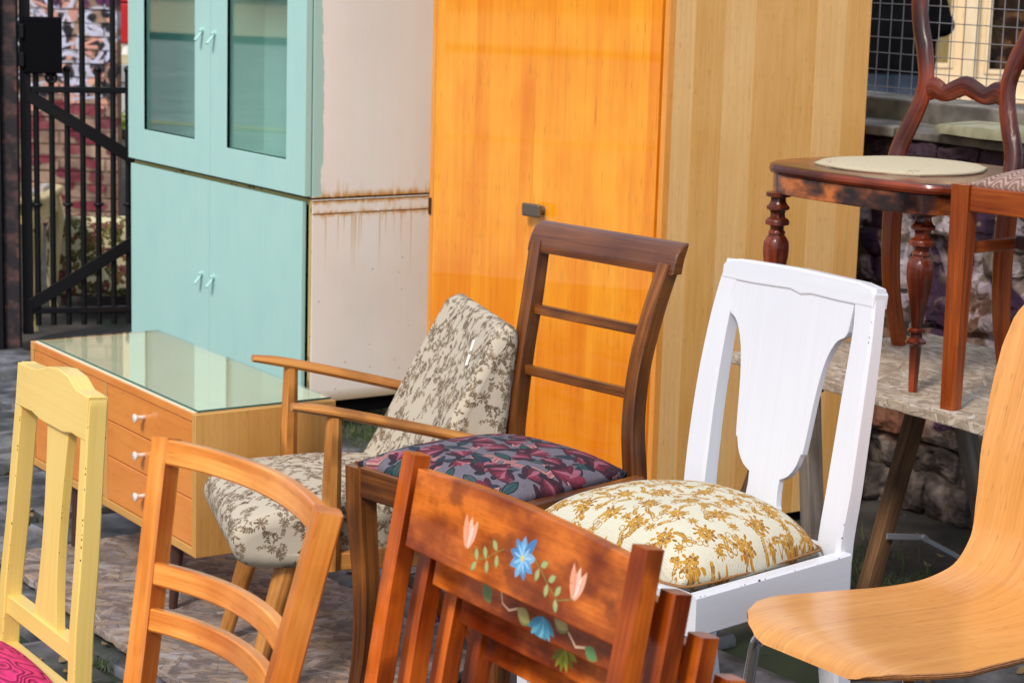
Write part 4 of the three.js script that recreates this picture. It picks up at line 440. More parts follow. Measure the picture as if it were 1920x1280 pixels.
// ------------------------------------------------------------------ stack of painted chairs
{ seed(410); const m = MAT.painted, base = woodTex(61, 0x7c3004, 0xca6a20, { fig: 1.3, line: 0.4, rings: 3, wear: 0.45, wearCol: 0x54200b, w: 512, h: 512 });
  const woodPx = base.image.data;
  const artTex = (draw, n) => canvasTex(1024, 320, (g, w, h) => { const im = g.createImageData(w, h); for (let j = 0; j < h; j++) for (let i = 0; i < w; i++) { const k = (j * w + i) * 4, q = ((((i * 0.5 + n * 131) | 0) & 511) * 512 + ((j + n * 77) & 511)) * 4; im.data[k] = woodPx[q]; im.data[k + 1] = woodPx[q + 1]; im.data[k + 2] = woodPx[q + 2]; im.data[k + 3] = 255; } g.putImageData(im, 0, 0);
    g.translate(512, 0); g.globalAlpha = 0.9; draw(g); g.globalAlpha = 1; for (let k = 0; k < 500; k++) { const x = rr(-512, 512), y = rr(0, 320); g.strokeStyle = pick(['rgba(110,44,10,0.35)', 'rgba(150,70,24,0.3)', 'rgba(70,24,6,0.3)']); g.lineWidth = rr(0.6, 1.6); g.beginPath(); g.moveTo(x, y); g.lineTo(x + rr(-22, 22), y + rr(-3, 3)); g.stroke(); } });
  const S = 2480, X = x => (x + 0.007) * S, Y = y => (0.893 - y) * S * 1.0 + 10; // metres on the panel to canvas pixels
  const petal = (g, x, y, L, B, t, c) => { g.save(); g.translate(x, y); g.rotate(t); g.fillStyle = c; g.beginPath(); g.moveTo(0, 0); g.quadraticCurveTo(L * 0.5, -B, L, 0); g.quadraticCurveTo(L * 0.5, B, 0, 0); g.fill(); g.restore(); };
  const tulip = (g, x, y, t) => { g.save(); g.translate(X(x), Y(y)); g.rotate(t); for (const [a, L, c] of [[-0.24, 92, '#efab88'], [0.28, 88, '#f2b79c'], [0.02, 88, '#f6cab6']]) petal(g, a * 22, 44, L, 26, -Math.PI / 2 + a, c); petal(g, -2, 42, 74, 9, -Math.PI / 2 - 0.12, '#e28a70'); petal(g, 4, 42, 70, 7, -Math.PI / 2 + 0.16, '#fbe0d2'); g.restore(); };
  const leaf = (g, x, y, t, L = 36, c = '#a9b478') => { petal(g, X(x), Y(y), L, L * 0.6, t, '#7e8c52'); petal(g, X(x) + 1, Y(y) - 1, L * 0.9, L * 0.45, t, c); };
  const stem = (g, pts, c, lw) => { g.strokeStyle = c; g.lineWidth = lw; g.lineCap = 'round'; g.beginPath(); pts.forEach((p, i) => i ? g.lineTo(X(p[0]), Y(p[1])) : g.moveTo(X(p[0]), Y(p[1]))); g.stroke(); };
  const arts = [g => { tulip(g, -0.084, 0.838, 0.04); tulip(g, 0.116, 0.835, 0.1); const bl = ['#4f97d2', '#6cb2e6', '#3f86c4', '#7fc0ec', '#5aa3da', '#4a90cc', '#72b6e6', '#5ba6dc', '#4489c6']; for (let k = 0; k < 9; k++) petal(g, X(0.019), Y(0.836), k === 2 ? 80 : 58, 28, -2.3 + k * 0.7, bl[k]); for (let k = 0; k < 9; k++) petal(g, X(0.019), Y(0.836), 42, 8, -2.3 + k * 0.7, '#9dcdea'); g.fillStyle = '#e8cf4a'; g.beginPath(); g.arc(X(0.019), Y(0.836), 8, 0, 7); g.fill();
    stem(g, [[-0.062, 0.814], [-0.045, 0.82], [-0.03, 0.83], [-0.016, 0.837]], '#7d8a4c', 3); for (const [x, y, t] of [[-0.062, 0.813, -1.9], [-0.062, 0.812, 2.2], [-0.046, 0.819, -2.0], [-0.044, 0.818, 1.3], [-0.028, 0.832, -2.4], [-0.027, 0.828, 1.4], [0.05, 0.833, 1.8], [0.052, 0.836, -0.5], [0.068, 0.822, 1.6], [0.069, 0.825, -0.6], [0.085, 0.811, 1.2], [0.084, 0.814, -1.0]]) leaf(g, x, y, t); stem(g, [[0.04, 0.84], [0.055, 0.832], [0.072, 0.82], [0.09, 0.811], [0.112, 0.818]], '#7d8a4c', 3); },
    g => { leaf(g, -0.105, 0.826, 0.9, 74, '#5d8a52'); stem(g, [[-0.072, 0.826], [-0.064, 0.81], [-0.05, 0.806], [-0.035, 0.812]], '#e9cfae', 7); leaf(g, -0.036, 0.812, 0.35, 74, '#a8a768'); for (let k = 0; k < 7; k++) petal(g, X(0.012), Y(0.816), 72, 24, 0.55 + k * 0.33, ['#2f8fb4', '#49a8cb', '#3b9cc0', '#6fc0d8', '#3492b6', '#56b2d0', '#2f8fb4'][k]); leaf(g, 0.03, 0.822, 0.3, 76, '#b3a86a'); stem(g, [[0.06, 0.812], [0.075, 0.802], [0.092, 0.806]], '#e9cfae', 7); leaf(g, 0.09, 0.806, 0.3, 62, '#5f9a5e'); g.strokeStyle = '#c9a23a'; g.lineWidth = 4; for (const [x, y] of [[-0.165, 0.835], [-0.118, 0.835]]) { g.beginPath(); g.arc(X(x), Y(y), 11, 0, 5); g.stroke(); } },
    g => { for (let k = 0; k < 7; k++) petal(g, X(0.0), Y(0.822), 66, 20, -0.1 + k * 0.42, ['#7c8a22', '#94a02e', '#6a7a1c', '#a3ac3c', '#7c8a22', '#8d9a2a', '#6a7a1c'][k]); g.fillStyle = '#c7c2c0'; petal(g, X(-0.13), Y(0.83), 40, 8, 0.4, '#6c7480'); },
    g => { g.strokeStyle = '#d2a83e'; g.lineWidth = 5; for (const x of [-0.05, -0.02]) { g.beginPath(); g.arc(X(x), Y(0.83), 12, 0, 5); g.stroke(); } }];
  const A = Math.atan(0.17), tilt = g => { g.rotateX(-A); g.translate(0, 0.898, 0); return g; };
  const names = ['top chair of the stack, reddish wood with pink tulips painted on its back', 'second chair down in the stack with a painted blue flower vine', 'third chair down in the stack with a painted green leaf', 'lowest chair of the reddish painted stack beside the white chair'];
  for (let i = 0; i < 4; i++) { const t = thing('painted_chair', names[i], 'chair', [0.023, 0, -2.133], -0.9788, 'stacked chairs with painted backs');
    const dy = 0.0500 * i, dz = 0.0368 * i, cos = Math.cos(t.rotation.y), sin = Math.sin(t.rotation.y); t.position.x -= sin * dz; t.position.z -= cos * dz; t.position.y = 0.146 - dy; const B = g => { g.translate(0, -0.146, 0); return g; };
    for (const s of [-1, 1]) { const x0 = s < 0 ? -0.2245 : 0.2055; const Zp = y => -0.17 * (y - 0.898); part('back_post', B(sweep([[x0, 0.146, Zp(0.55) - 0.07], [x0, 0.4, Zp(0.52) - 0.006], [x0, 0.6, Zp(0.6)], [x0, 0.893, Zp(0.893)]], 0.0245, [0.026, 0.028, 0.027, 0.025], { n: 2, ch: 0.1 }), 0), m, t);
      part('leg', B(sweep([[x0 * 1.0, 0.55, 0.42], [x0, 0.146, 0.43]], [0.036, 0.028], [0.036, 0.028], { ch: 0.1 })), m, t); part('side_rail', B(sweep([[x0, 0.53, 0.42], [x0, 0.53, 0.06]], 0.02, 0.045, { ch: 0.1 })), m, t); }
    const pts = spl([[-0.2055, -0.108], [-0.2055, -0.0185], [-0.1, -0.0125], [0.0, -0.0115], [0.1, -0.0145], [0.1925, -0.0195], [0.1925, -0.108]], 1); const pg = tilt(extr(pts, 0.018, 0.002)); { const p = pg.attributes.position, n = pg.attributes.normal, uv = pg.attributes.uv; for (let k = 0; k < p.count; k++) uv.setXY(k, 0.5 + (p.getX(k) + 0.007) * S / 1024, 1 - ((0.893 - p.getY(k)) * S + 10) / 320); }
    part('back_panel', B(pg), M({ map: artTex(arts[i], i), roughness: 0.33, clearcoat: 0.25, clearcoatRoughness: 0.15, specularIntensity: 0.6 }), t, i === 0 ? 'back panel with two pink tulips and a blue flower' : undefined);
    part('front_rail', B(boxAt(-0.2, 0.19, 0.508, 0.55, 0.42, 0.44, 0.003, 'x')), m, t); part('seat', B(boxAt(-0.215, 0.2, 0.553, 0.571, 0.06, 0.45, 0.006, 'z')), m, t); part('rear_rail', B(boxAt(-0.2, 0.19, 0.508, 0.55, 0.045, 0.065, 0.003, 'x')), m, t); }
}
// ------------------------------------------------------------------ moulded plywood chair
{ seed(420); const t = thing('shell_chair', 'moulded plywood shell chair with chrome legs at the right edge', 'chair', [0.551, 0, -2.933], -0.9508);
  const c = 0.035, prof = spl([[0.187, 0.4985], [0.182, 0.508], [0.166, 0.5165], [0.13, 0.5205], [0.05, 0.518], [-0.06, 0.512], [-0.16, 0.507], [-0.235, 0.511], [-0.29, 0.528], [-0.325, 0.565], [-0.342, 0.62], [-0.358, 0.69], [-0.38, 0.765], [-0.402, 0.84], [-0.425, 0.915], [-0.438, 0.952], [-0.443, 0.962]], 5);
  const L = [0]; for (let i = 1; i < prof.length; i++) L.push(L[i - 1] + Math.hypot(prof[i][0] - prof[i - 1][0], prof[i][1] - prof[i - 1][1])); const T = L[L.length - 1];
  const hwK = [[0, 0.085], [0.006, 0.105], [0.02, 0.134], [0.045, 0.163], [0.08, 0.183], [0.12, 0.193], [0.2, 0.184], [0.3, 0.172], [0.4, 0.166], [0.47, 0.165], [0.53, 0.168], [0.6, 0.176], [0.68, 0.186], [0.76, 0.193], [0.83, 0.194], [0.88, 0.186], [0.91, 0.168], [0.93, 0.14], [0.94, 0.11]];
  const hw = l => { l *= 0.94 / T; for (let i = 1; i < hwK.length; i++) if (l <= hwK[i][0]) { const f = (l - hwK[i - 1][0]) / (hwK[i][0] - hwK[i - 1][0]); const s = f * f * (3 - 2 * f) * 0.4 + f * 0.6; return hwK[i - 1][1] + (hwK[i][1] - hwK[i - 1][1]) * s; } return 0.11; };
  const NX = 20, th = 0.0095, pos = [], uv = [], idx = []; const nrm = prof.map((p, i) => { const a = prof[Math.max(0, i - 1)], b = prof[Math.min(prof.length - 1, i + 1)]; const dz = b[0] - a[0], dy = b[1] - a[1], q = Math.hypot(dz, dy); return [dy / q, -dz / q]; }); // (z, y) normal, towards the sitter
  const N1 = NX + 1, rows = prof.length; for (const side of [0, 1]) for (let i = 0; i < rows; i++) for (let k = 0; k <= NX; k++) { const f = k / NX * 2 - 1, x = f * hw(L[i]), bend = cl((L[i] / T - 0.5) * 3) , lift = f * f * (0.004 + 0.014 * bend); const o = lift - side * th; pos.push(c + x, prof[i][1] + nrm[i][1] * o, prof[i][0] + nrm[i][0] * o); uv.push(x / 0.5, L[i]); }
  const half = rows * N1; for (let i = 0; i < rows - 1; i++) for (let k = 0; k < NX; k++) { const a = i * N1 + k, b = a + 1, d = a + N1, e = d + 1; idx.push(a, b, d, b, e, d); const q = half; idx.push(q + a, q + d, q + b, q + b, q + d, q + e); }
  const g = new THREE.BufferGeometry(); g.setAttribute('position', new THREE.Float32BufferAttribute(pos, 3)); g.setAttribute('uv', new THREE.Float32BufferAttribute(uv, 2)); g.setIndex(idx); g.computeVertexNormals();
  { const n = g.attributes.normal; if (n.getY(Math.floor(rows * 0.25) * N1 + 10) < 0) { const ix = g.index.array; for (let i = 0; i < ix.length; i += 3) { const s = ix[i]; ix[i] = ix[i + 1]; ix[i + 1] = s; } g.computeVertexNormals(); } }
  const shell = part('shell', g, MAT.oakPly, t);
  const rim = []; for (let i = 0; i < rows; i++) rim.push(i * N1); for (let k = 1; k <= NX; k++) rim.push((rows - 1) * N1 + k); for (let i = rows - 2; i >= 0; i--) rim.push(i * N1 + NX); for (let k = NX - 1; k > 0; k--) rim.push(k); const ep = [], ei = [], V = k => [pos[k * 3], pos[k * 3 + 1], pos[k * 3 + 2]];
  rim.forEach(r => { const a = V(r), b = V(r + half), ctr = [c, a[1], a[2]]; for (const f of [0, 0.25, 0.5, 0.75, 1]) { const o = 0.0022 * Math.sin(f * Math.PI), s = Math.sign(a[0] - c); ep.push(a[0] + (b[0] - a[0]) * f + s * o, a[1] + (b[1] - a[1]) * f, a[2] + (b[2] - a[2]) * f); } }); const n = rim.length; for (let k = 0; k < n; k++) for (let f = 0; f < 4; f++) { const a = k * 5 + f, b = ((k + 1) % n) * 5 + f; ei.push(a, b, a + 1, b, b + 1, a + 1); }
  const eg = new THREE.BufferGeometry(); eg.setAttribute('position', new THREE.Float32BufferAttribute(ep, 3)); eg.setIndex(ei); eg.computeVertexNormals(); { const uvv = []; for (let k = 0; k < n; k++) for (let f = 0; f < 5; f++) uvv.push(k * 0.2, f / 4); eg.setAttribute('uv', new THREE.Float32BufferAttribute(uvv, 2)); part('plywood_edge', eg, M({ map: pixTex(64, 64, (u, v) => { const q = 0.5 + 0.5 * Math.sin(v * 7 * Math.PI); return mix3([74, 40, 18], [190, 128, 70], cl(q + 0.3 * (vn(u * 16, v * 8, 16, 8, 700) - 0.5))); }), roughness: 0.7 }), shell); }
  for (const sx of [-1, 1]) for (const [z0, z1] of [[0.08, 0.135], [-0.13, -0.2]]) part('leg', new THREE.TubeGeometry(new THREE.CatmullRomCurve3([[0.03, 0.494, z0 * 0.5], [0.10, 0.496, z0 * 0.9], [0.14, 0.492, z1 * 0.97], [0.157, 0.475, z1], [0.163, 0.44, z1 * 1.02], [0.185, 0.0, z1 * 1.22]].map(q => new THREE.Vector3(c + sx * q[0], q[1], q[2])), false, 'centripetal'), 48, 0.009, 14), MAT.chrome, t);
  part('seat_plate', boxAt(c - 0.09, c + 0.09, 0.492, 0.5, -0.1, 0.07, 0.003), MAT.steel, t);
}
// ------------------------------------------------------------------ trestle table
{ seed(430); const t = thing('trestle_table', 'weathered strand board table top on folding wooden trestles by the stone wall', 'table', [0.487, 0, -4.621], 0.557 - Math.PI / 2);
  const edge = []; const c = [[-0.012, 0.004], [1.75, 0], [1.75, -0.607], [-0.01, -0.607]]; for (let i = 0; i < 4; i++) { const a = c[i], b = c[(i + 1) % 4]; for (let k = 0; k < 50; k++) { const f = k / 50; edge.push([a[0] + (b[0] - a[0]) * f + rr(-0.003, 0.003), -(a[1] + (b[1] - a[1]) * f) + rr(-0.003, 0.003)]); } }
  const g = extr(edge, 0.022, 0.003, { su: 0.85, sv: 0.85, off: [0.3, 0.1] }); g.rotateX(-Math.PI / 2); g.translate(0, 0.579, 0); part('table_top', g, MAT.osbTable, t);
  for (const [X, zc, mA, mB, fz, rz] of [[0.214, -0.417, MAT.brownWood, MAT.greyWood, -0.235, -0.63], [0.185, 0.0, MAT.brownWood, MAT.greyWood, 0, 0], [1.35, -0.4, MAT.brownWood, MAT.greyWood, -0.22, -0.62]].filter((q, i) => i !== 1)) {
    part('trestle_leg', sweep([[X, 0.567, zc + 0.02], [X, 0.0, fz]], 0.034, 0.042, { ch: 0.1 }), mA, t); part('trestle_leg', sweep([[X + 0.036, 0.567, zc - 0.02], [X + 0.036, 0.0, rz]], 0.034, 0.042, { ch: 0.1 }), mB, t);
    part('trestle_beam', boxAt(X - 0.02, X + 0.32, 0.548, 0.567, zc - 0.045, zc + 0.045, 0.003, 'x'), MAT.greyWood, t);
    part('folding_stay', sweep([[X + 0.024, 0.194, fz - 0.045], [X + 0.024, 0.178, fz - 0.155]], 0.005, 0.014, { ch: 0.3 }), MAT.steel, t); part('folding_stay', sweep([[X + 0.03, 0.178, fz - 0.15], [X + 0.04, 0.112, fz - 0.275], [X + 0.058, 0.085, fz - 0.34]], 0.005, 0.012, { ch: 0.3 }), MAT.steel, t); part('stay_rivet', (() => { const q = new THREE.CylinderGeometry(0.008, 0.008, 0.012, 14); q.rotateZ(Math.PI / 2); q.translate(X + 0.028, 0.178, fz - 0.153); return q; })(), MAT.steel, t); }
  for (const [a, b, m] of [[[0.2, 0.567, 0.03 - 0.05], [0.2, 0.0, 0.23 - 0.02], MAT.brownWood], [[0.236, 0.567, 0.02 - 0.05], [0.236, 0, -0.09], MAT.greyWood]]) part('trestle_leg', sweep([a, b], 0.034, 0.044, { ch: 0.1 }), m, t);
  part('trestle_beam', boxAt(0.18, 0.256, 0.545, 0.567, -0.06, 0.0, 0.003, 'x'), MAT.greyWood, t);
}
// ------------------------------------------------------------------ carved balloon back chair on the table
{ seed(440); const t = thing('carved_chair', 'carved mahogany balloon back chair with needlepoint pad on the table', 'chair', [0.837, 0.5905, -4.518], -0.8148);
  const yb = 0.5905, m = MAT.mahogany, so = spl([[-0.262, 0.09], [-0.25, 0.15], [-0.222, 0.193], [-0.168, 0.224], [-0.06, 0.246], [0.055, 0.257], [0.15, 0.26], [0.23, 0.252], [0.268, 0.215], [0.27, 0.13], [0.258, 0.03], [0.235, -0.07], [0.2, -0.17], [0.17, -0.215], [0, -0.235], [-0.18, -0.215], [-0.21, -0.17], [-0.24, -0.07], [-0.26, 0.01], [-0.262, 0.09]], 5);
  const slabY = (pts, h, top, bev) => { const g = extr(pts.slice(0, -1).map(q => [q[0], -q[1]]), h, bev, { axis: 'x' }); g.rotateX(-Math.PI / 2); g.translate(0, top - h / 2, 0); return g; };
  part('seat_frame', slabY(so, 0.022, 1.024 - yb, 0.008), m, t); part('apron', slabY(so.map(q => [q[0] * 0.965, q[1] * 0.965 + 0.001]), 0.041, 1.002 - yb, 0.002), MAT.burr, t, 'burr veneered apron under the seat');
  { const pg = cushion({ hf: 0.185, hr: 0.155, zf: 0.175, zr: -0.17, y0: 1.02 - yb, y1: 1.028 - yb, dome: 0.011, su: 0.4, sv: 0.4, sq: 0.8, p: 3 }); pg.translate(-0.008, 0, 0); part('seat_pad', pg, MAT.needle, t, 'beige needlepoint pad'); }
  { const pts = []; for (let k = 0; k <= 40; k++) { const a = k / 40 * 6.2832; pts.push(new THREE.Vector3(-0.008 + (0.172 + 0.013 * Math.sin(a)) * Math.cos(a), 1.0275 - yb, 0.003 + 0.172 * Math.sin(a))); } part('piping', new THREE.TubeGeometry(new THREE.CatmullRomCurve3(pts, true), 90, 0.004, 8, true), MAT.needle, t); }
  const py = v => 0.963 - yb - (v - 395) / 905; const lp = [[735, 0.009], [646, 0.0125], [643, 0.015], [640, 0.021], [636, 0.0205], [630, 0.013], [622, 0.012], [619, 0.0185], [616, 0.0185], [612, 0.0115], [600, 0.0125], [575, 0.0165], [548, 0.022], [520, 0.0272], [505, 0.028], [492, 0.0268], [482, 0.021], [478, 0.0165], [475, 0.0185], [472, 0.018], [468, 0.0145], [461, 0.015], [458, 0.0255], [452, 0.0262], [447, 0.023], [444, 0.0165], [436, 0.0155], [431, 0.0175], [428, 0.0248], [423, 0.0248], [419, 0.02], [413, 0.0165], [406, 0.016], [403, 0.027], [395, 0.027]];
  const leg = () => { const g = new THREE.LatheGeometry([[0.0001, Math.max(0, py(736))], ...lp.map(q => [q[1], Math.max(0.0, py(q[0]))]), [0.0001, py(395)]].map(q => new THREE.Vector2(...q)), 32); return uvBox(toCreasedNormals(g.toNonIndexed(), 0.7), 'y'); };
  for (const s of [-1, 1]) { const l = leg(); l.translate(s * 0.19, 0, 0.196); part('front_leg', l, m, t);
    part('rear_leg', sweep([[s * 0.152 - 0.014, 0.41, -0.185], [s * 0.15 - 0.014, 0.25, -0.178], [s * 0.147 - 0.014, 0.12, -0.19], [s * 0.143 - 0.014, 0, -0.225]], [0.038, 0.036, 0.033, 0.03], [0.036, 0.034, 0.032, 0.03], { n: 4, ch: 0.15 }), MAT.redBrown, t);
    const o = -0.013; part('back_post', sweep([[o + s * 0.155, 1.0 - yb, -0.18], [o + s * 0.150, 1.05 - yb, -0.19], [o + s * 0.128, 1.11 - yb, -0.2], [o + s * 0.112, 1.16 - yb, -0.208], [o + s * 0.108, 1.2 - yb, -0.213], [o + s * 0.122, 1.26 - yb, -0.222], [o + s * 0.145, 1.32 - yb, -0.232], [o + s * 0.158, 1.38 - yb, -0.24], [o + s * 0.15, 1.44 - yb, -0.25], [o + s * 0.11, 1.485 - yb, -0.258], [o + s * 0.05, 1.502 - yb, -0.262], [o, 1.506 - yb, -0.262]], [0.046, 0.044, 0.042, 0.04, 0.04, 0.042, 0.042, 0.04, 0.04, 0.042, 0.046, 0.048], [0.04, 0.034, 0.03, 0.028, 0.028, 0.028, 0.028, 0.028, 0.028, 0.028, 0.028, 0.028], { n: 5, round: 14, side: [1, 0, 0.0] }), m, t); }
  { const o = -0.013; part('cross_rail', sweep([[o - 0.1, 1.178, -0.212], [o - 0.082, 1.183, -0.212], [o - 0.055, 1.173, -0.212], [o - 0.025, 1.184, -0.212], [o, 1.1925, -0.212], [o + 0.025, 1.184, -0.212], [o + 0.055, 1.173, -0.212], [o + 0.082, 1.183, -0.212], [o + 0.1, 1.178, -0.212]].map(q => [q[0], q[1] - yb, q[2]]), 0.026, [0.05, 0.048, 0.038, 0.042, 0.044, 0.042, 0.038, 0.048, 0.05], { n: 6, round: 14, side: [0, 0, 1] }), m, t); }
}
// ------------------------------------------------------------------ second chair on the table
{ seed(450); const t = thing('upholstered_chair', 'plain brown chair with pinkish ribbed seat, half out of frame on the table', 'chair', [0.891, 0.5905, -4.063], -0.8148);
  const yb = 0.5905, m = MAT.redBrown; const y0 = 0.985 - yb, y1 = 1.034 - yb; for (const x of [-0.03, 0.4]) { part('leg', sweep([[x, 0, 0.0], [x, y1 + 0.002, 0.0]], [0.032, 0.042], [0.03, 0.04], { ch: 0.08 }), m, t); part('leg', sweep([[x + (x > 0 ? -0.03 : 0.03), 0, -0.42], [x + (x > 0 ? -0.03 : 0.03), y1, -0.38]], [0.028, 0.036], [0.028, 0.036], { ch: 0.1 }), m, t); part('back_post', sweep([[x + (x > 0 ? -0.03 : 0.03), y1, -0.38], [x + (x > 0 ? -0.03 : 0.03), y1 + 0.45, -0.45]], 0.034, 0.03, { ch: 0.12 }), m, t); part('side_rail', sweep([[x, (y0 + y1) / 2, -0.02], [x + (x > 0 ? -0.03 : 0.03), (y0 + y1) / 2, -0.37]], 0.022, y1 - y0, { ch: 0.1 }), m, t); part('side_stretcher', sweep([[x, 0.32, -0.01], [x + (x > 0 ? -0.03 : 0.03), 0.32, -0.39]], 0.02, 0.022, { ch: 0.1 }), m, t); }
  part('front_rail', boxAt(-0.01, 0.38, y0, y1, -0.014, 0.012, 0.003, 'x'), m, t); part('stretcher', boxAt(0.0, 0.38, 0.312, 0.338, -0.16, -0.14, 0.002, 'x'), MAT.teakLeg, t); part('back_rail', boxAt(0.015, 0.355, y1 + 0.36, y1 + 0.45, -0.455, -0.435, 0.003, 'x'), m, t);
  const cu = cushion({ hf: 0.215, hr: 0.19, zf: 0.008, zr: -0.36, y0: y1 - 0.006, y1: y1 + 0.004, dome: 0.04, su: 0.3, sv: 0.3, sq: 0.1 }); cu.translate(0.185, 0, 0); part('seat_cushion', cu, MAT.pinkBoucle, t);
}
// ------------------------------------------------------------------ rubble wall with curb, slab and mesh fence
{ seed(460); const yaw = 0.61, t = thing('stone_wall', 'rubble stone wall with whitewash and purple spray paint behind the table', 'wall', [1.0, 0, -5.8], yaw - Math.PI / 2);
  // local x runs along the wall to the right and towards the viewer, z out of its face
  const face = (g) => { const q = g.index ? g.toNonIndexed() : g; const p = q.attributes.position, uv = new Float32Array(p.count * 2); for (let i = 0; i < p.count; i++) { uv[i * 2] = (p.getX(i) + 0.8) / 2.4; uv[i * 2 + 1] = p.getY(i) / 1.2; } q.setAttribute('uv', new THREE.BufferAttribute(uv, 2)); return q; };
  part('wall_core', face(boxAt(-0.85, 1.7, -0.05, 0.985, -0.4, -0.012, 0.01)), MAT.rubble, t);
  const stone = (x0, x1, y0, y1, z) => { const w = x1 - x0, h = y1 - y0, d = 0.16; const g = mergeVertices((q => { q.deleteAttribute('uv'); q.deleteAttribute('normal'); return q; })(new THREE.BoxGeometry(w, h, d, 9, 6, 3)), 1e-5); const p = g.attributes.position, s0 = rnd() * 100, sx = rr(4, 9), ex = rr(7, 14);
    for (let i = 0; i < p.count; i++) { let x = p.getX(i) / (w / 2), y = p.getY(i) / (h / 2), zz = p.getZ(i) / (d / 2); const k = Math.pow(Math.pow(Math.abs(x), ex) + Math.pow(Math.abs(y), ex) + Math.pow(Math.abs(zz), ex), 1 / ex), m = 1 / Math.max(1e-3, k) * Math.max(Math.abs(x), Math.abs(y), Math.abs(zz)); x *= m; y *= m; zz *= m; const X = x * w / 2, Y = y * h / 2; const nz = (fbm(X * 14 + s0, Y * 14 + s0 * 0.7, 256, 256, 3, 7) - 0.5); p.setXYZ(i, X + nz * 0.03 + (vn(Y * 20 + s0, 3, 256, 256, 2) - 0.5) * 0.012, Y + (vn(X * 16 + s0, 9, 256, 256, 3) - 0.5) * 0.018, zz * d / 2 + nz * 0.065 * (zz > 0 ? 1 : 0)); }
    g.computeVertexNormals(); const q = toCreasedNormals(g, 0.32); q.translate((x0 + x1) / 2, (y0 + y1) / 2, z - d / 2 + 0.012); return face(q); };
  for (let y = -0.03; y < 0.96;) { const top = y > 0.84, h = top ? rr(0.062, 0.07) : rr(0.075, 0.125); const y1 = Math.min(0.985, y + h); for (let x = -0.8 + rr(-0.1, 0); x < 1.6;) { const w = top ? rr(0.12, 0.16) : rr(0.11, 0.26); part('stone', stone(x + 0.001, x + w - 0.001, y + 0.001 + rr(-0.006, 0.006), y1 - 0.001 + rr(-0.006, 0.006), rr(-0.03, 0.02)), MAT.rubble, t); x += w; } y = y1; }
  for (let x = -0.8; x < 1.6;) { const w = rr(0.3, 0.55); const g = boxAt(x, x + w - 0.006, 0.988, 1.012 + rr(0, 0.006), -0.36, 0.03 + rr(-0.02, 0.02), 0.006, 'x', 1.2, 1.2); part('cap_stone', g, MAT.concrete, t); x += w; }
  { const g = slab([[0.2, -0.14], [0.24, 0.05], [0.42, 0.08], [0.62, 0.06], [0.74, 0.0], [0.76, -0.15], [0.5, -0.17]].map(q => [q[0], q[1]]), 0.028, 1.047, 0.003); part('mossy_slab', g, MAT.mossy, t, 'loose mossy flat slab on top'); }
  part('curb', boxAt(-0.85, 1.7, 1.008, 1.078, -0.36, -0.17, 0.008, 'x', 1.2, 1.2), MAT.concrete, t);
  seed(470); const f = thing('mesh_fence', 'welded wire mesh fence with a rusty white post on the stone wall', 'fence', [1.0, 1.078, -5.8], yaw - Math.PI / 2);
  const z = -0.25, vg = new THREE.CylinderGeometry(0.0016, 0.0016, 0.95, 6), hg = new THREE.CylinderGeometry(0.0016, 0.0016, 2.3, 6); hg.rotateZ(Math.PI / 2);
  for (let i = 0; i < 48; i++) { const q = part('wire', vg, MAT.wire, f); q.position.set(-0.72 + i * 0.0475, 0.48, z + rr(-0.0006, 0.0006)); q.rotation.z = rr(-0.006, 0.006); } for (let j = 0; j < 20; j++) { const q = part('wire', hg, MAT.wire, f); q.position.set(0.42, 0.024 + j * 0.0475, z + 0.003); q.rotation.z = rr(-0.003, 0.003); }
  const postTex = pixTex(256, 512, (u, v) => { const q = fbm(u * 5, v * 20, 5, 20, 4, 480), r = fbm(u * 24, v * 60, 24, 60, 3, 485); return q > 0.52 ? mix3([70, 30, 18], [132, 66, 34], r) : mix3([176, 172, 172], [212, 208, 206], r); });
  part('post', (() => { const g = boxAt(0.34, 0.376, 0, 0.95, z - 0.034, z - 0.006, 0.003, 'y', 0.2, 0.4); return g; })(), M({ map: postTex, roughness: 0.75 }), f, 'rusty post with flaking white paint'); part('post_foot', (() => { const g = new THREE.SphereGeometry(0.04, 14, 8); g.scale(1.2, 0.35, 0.9); g.translate(0.358, 0, z - 0.02); return uvBox(g.toNonIndexed()); })(), MAT.concrete, f);
}
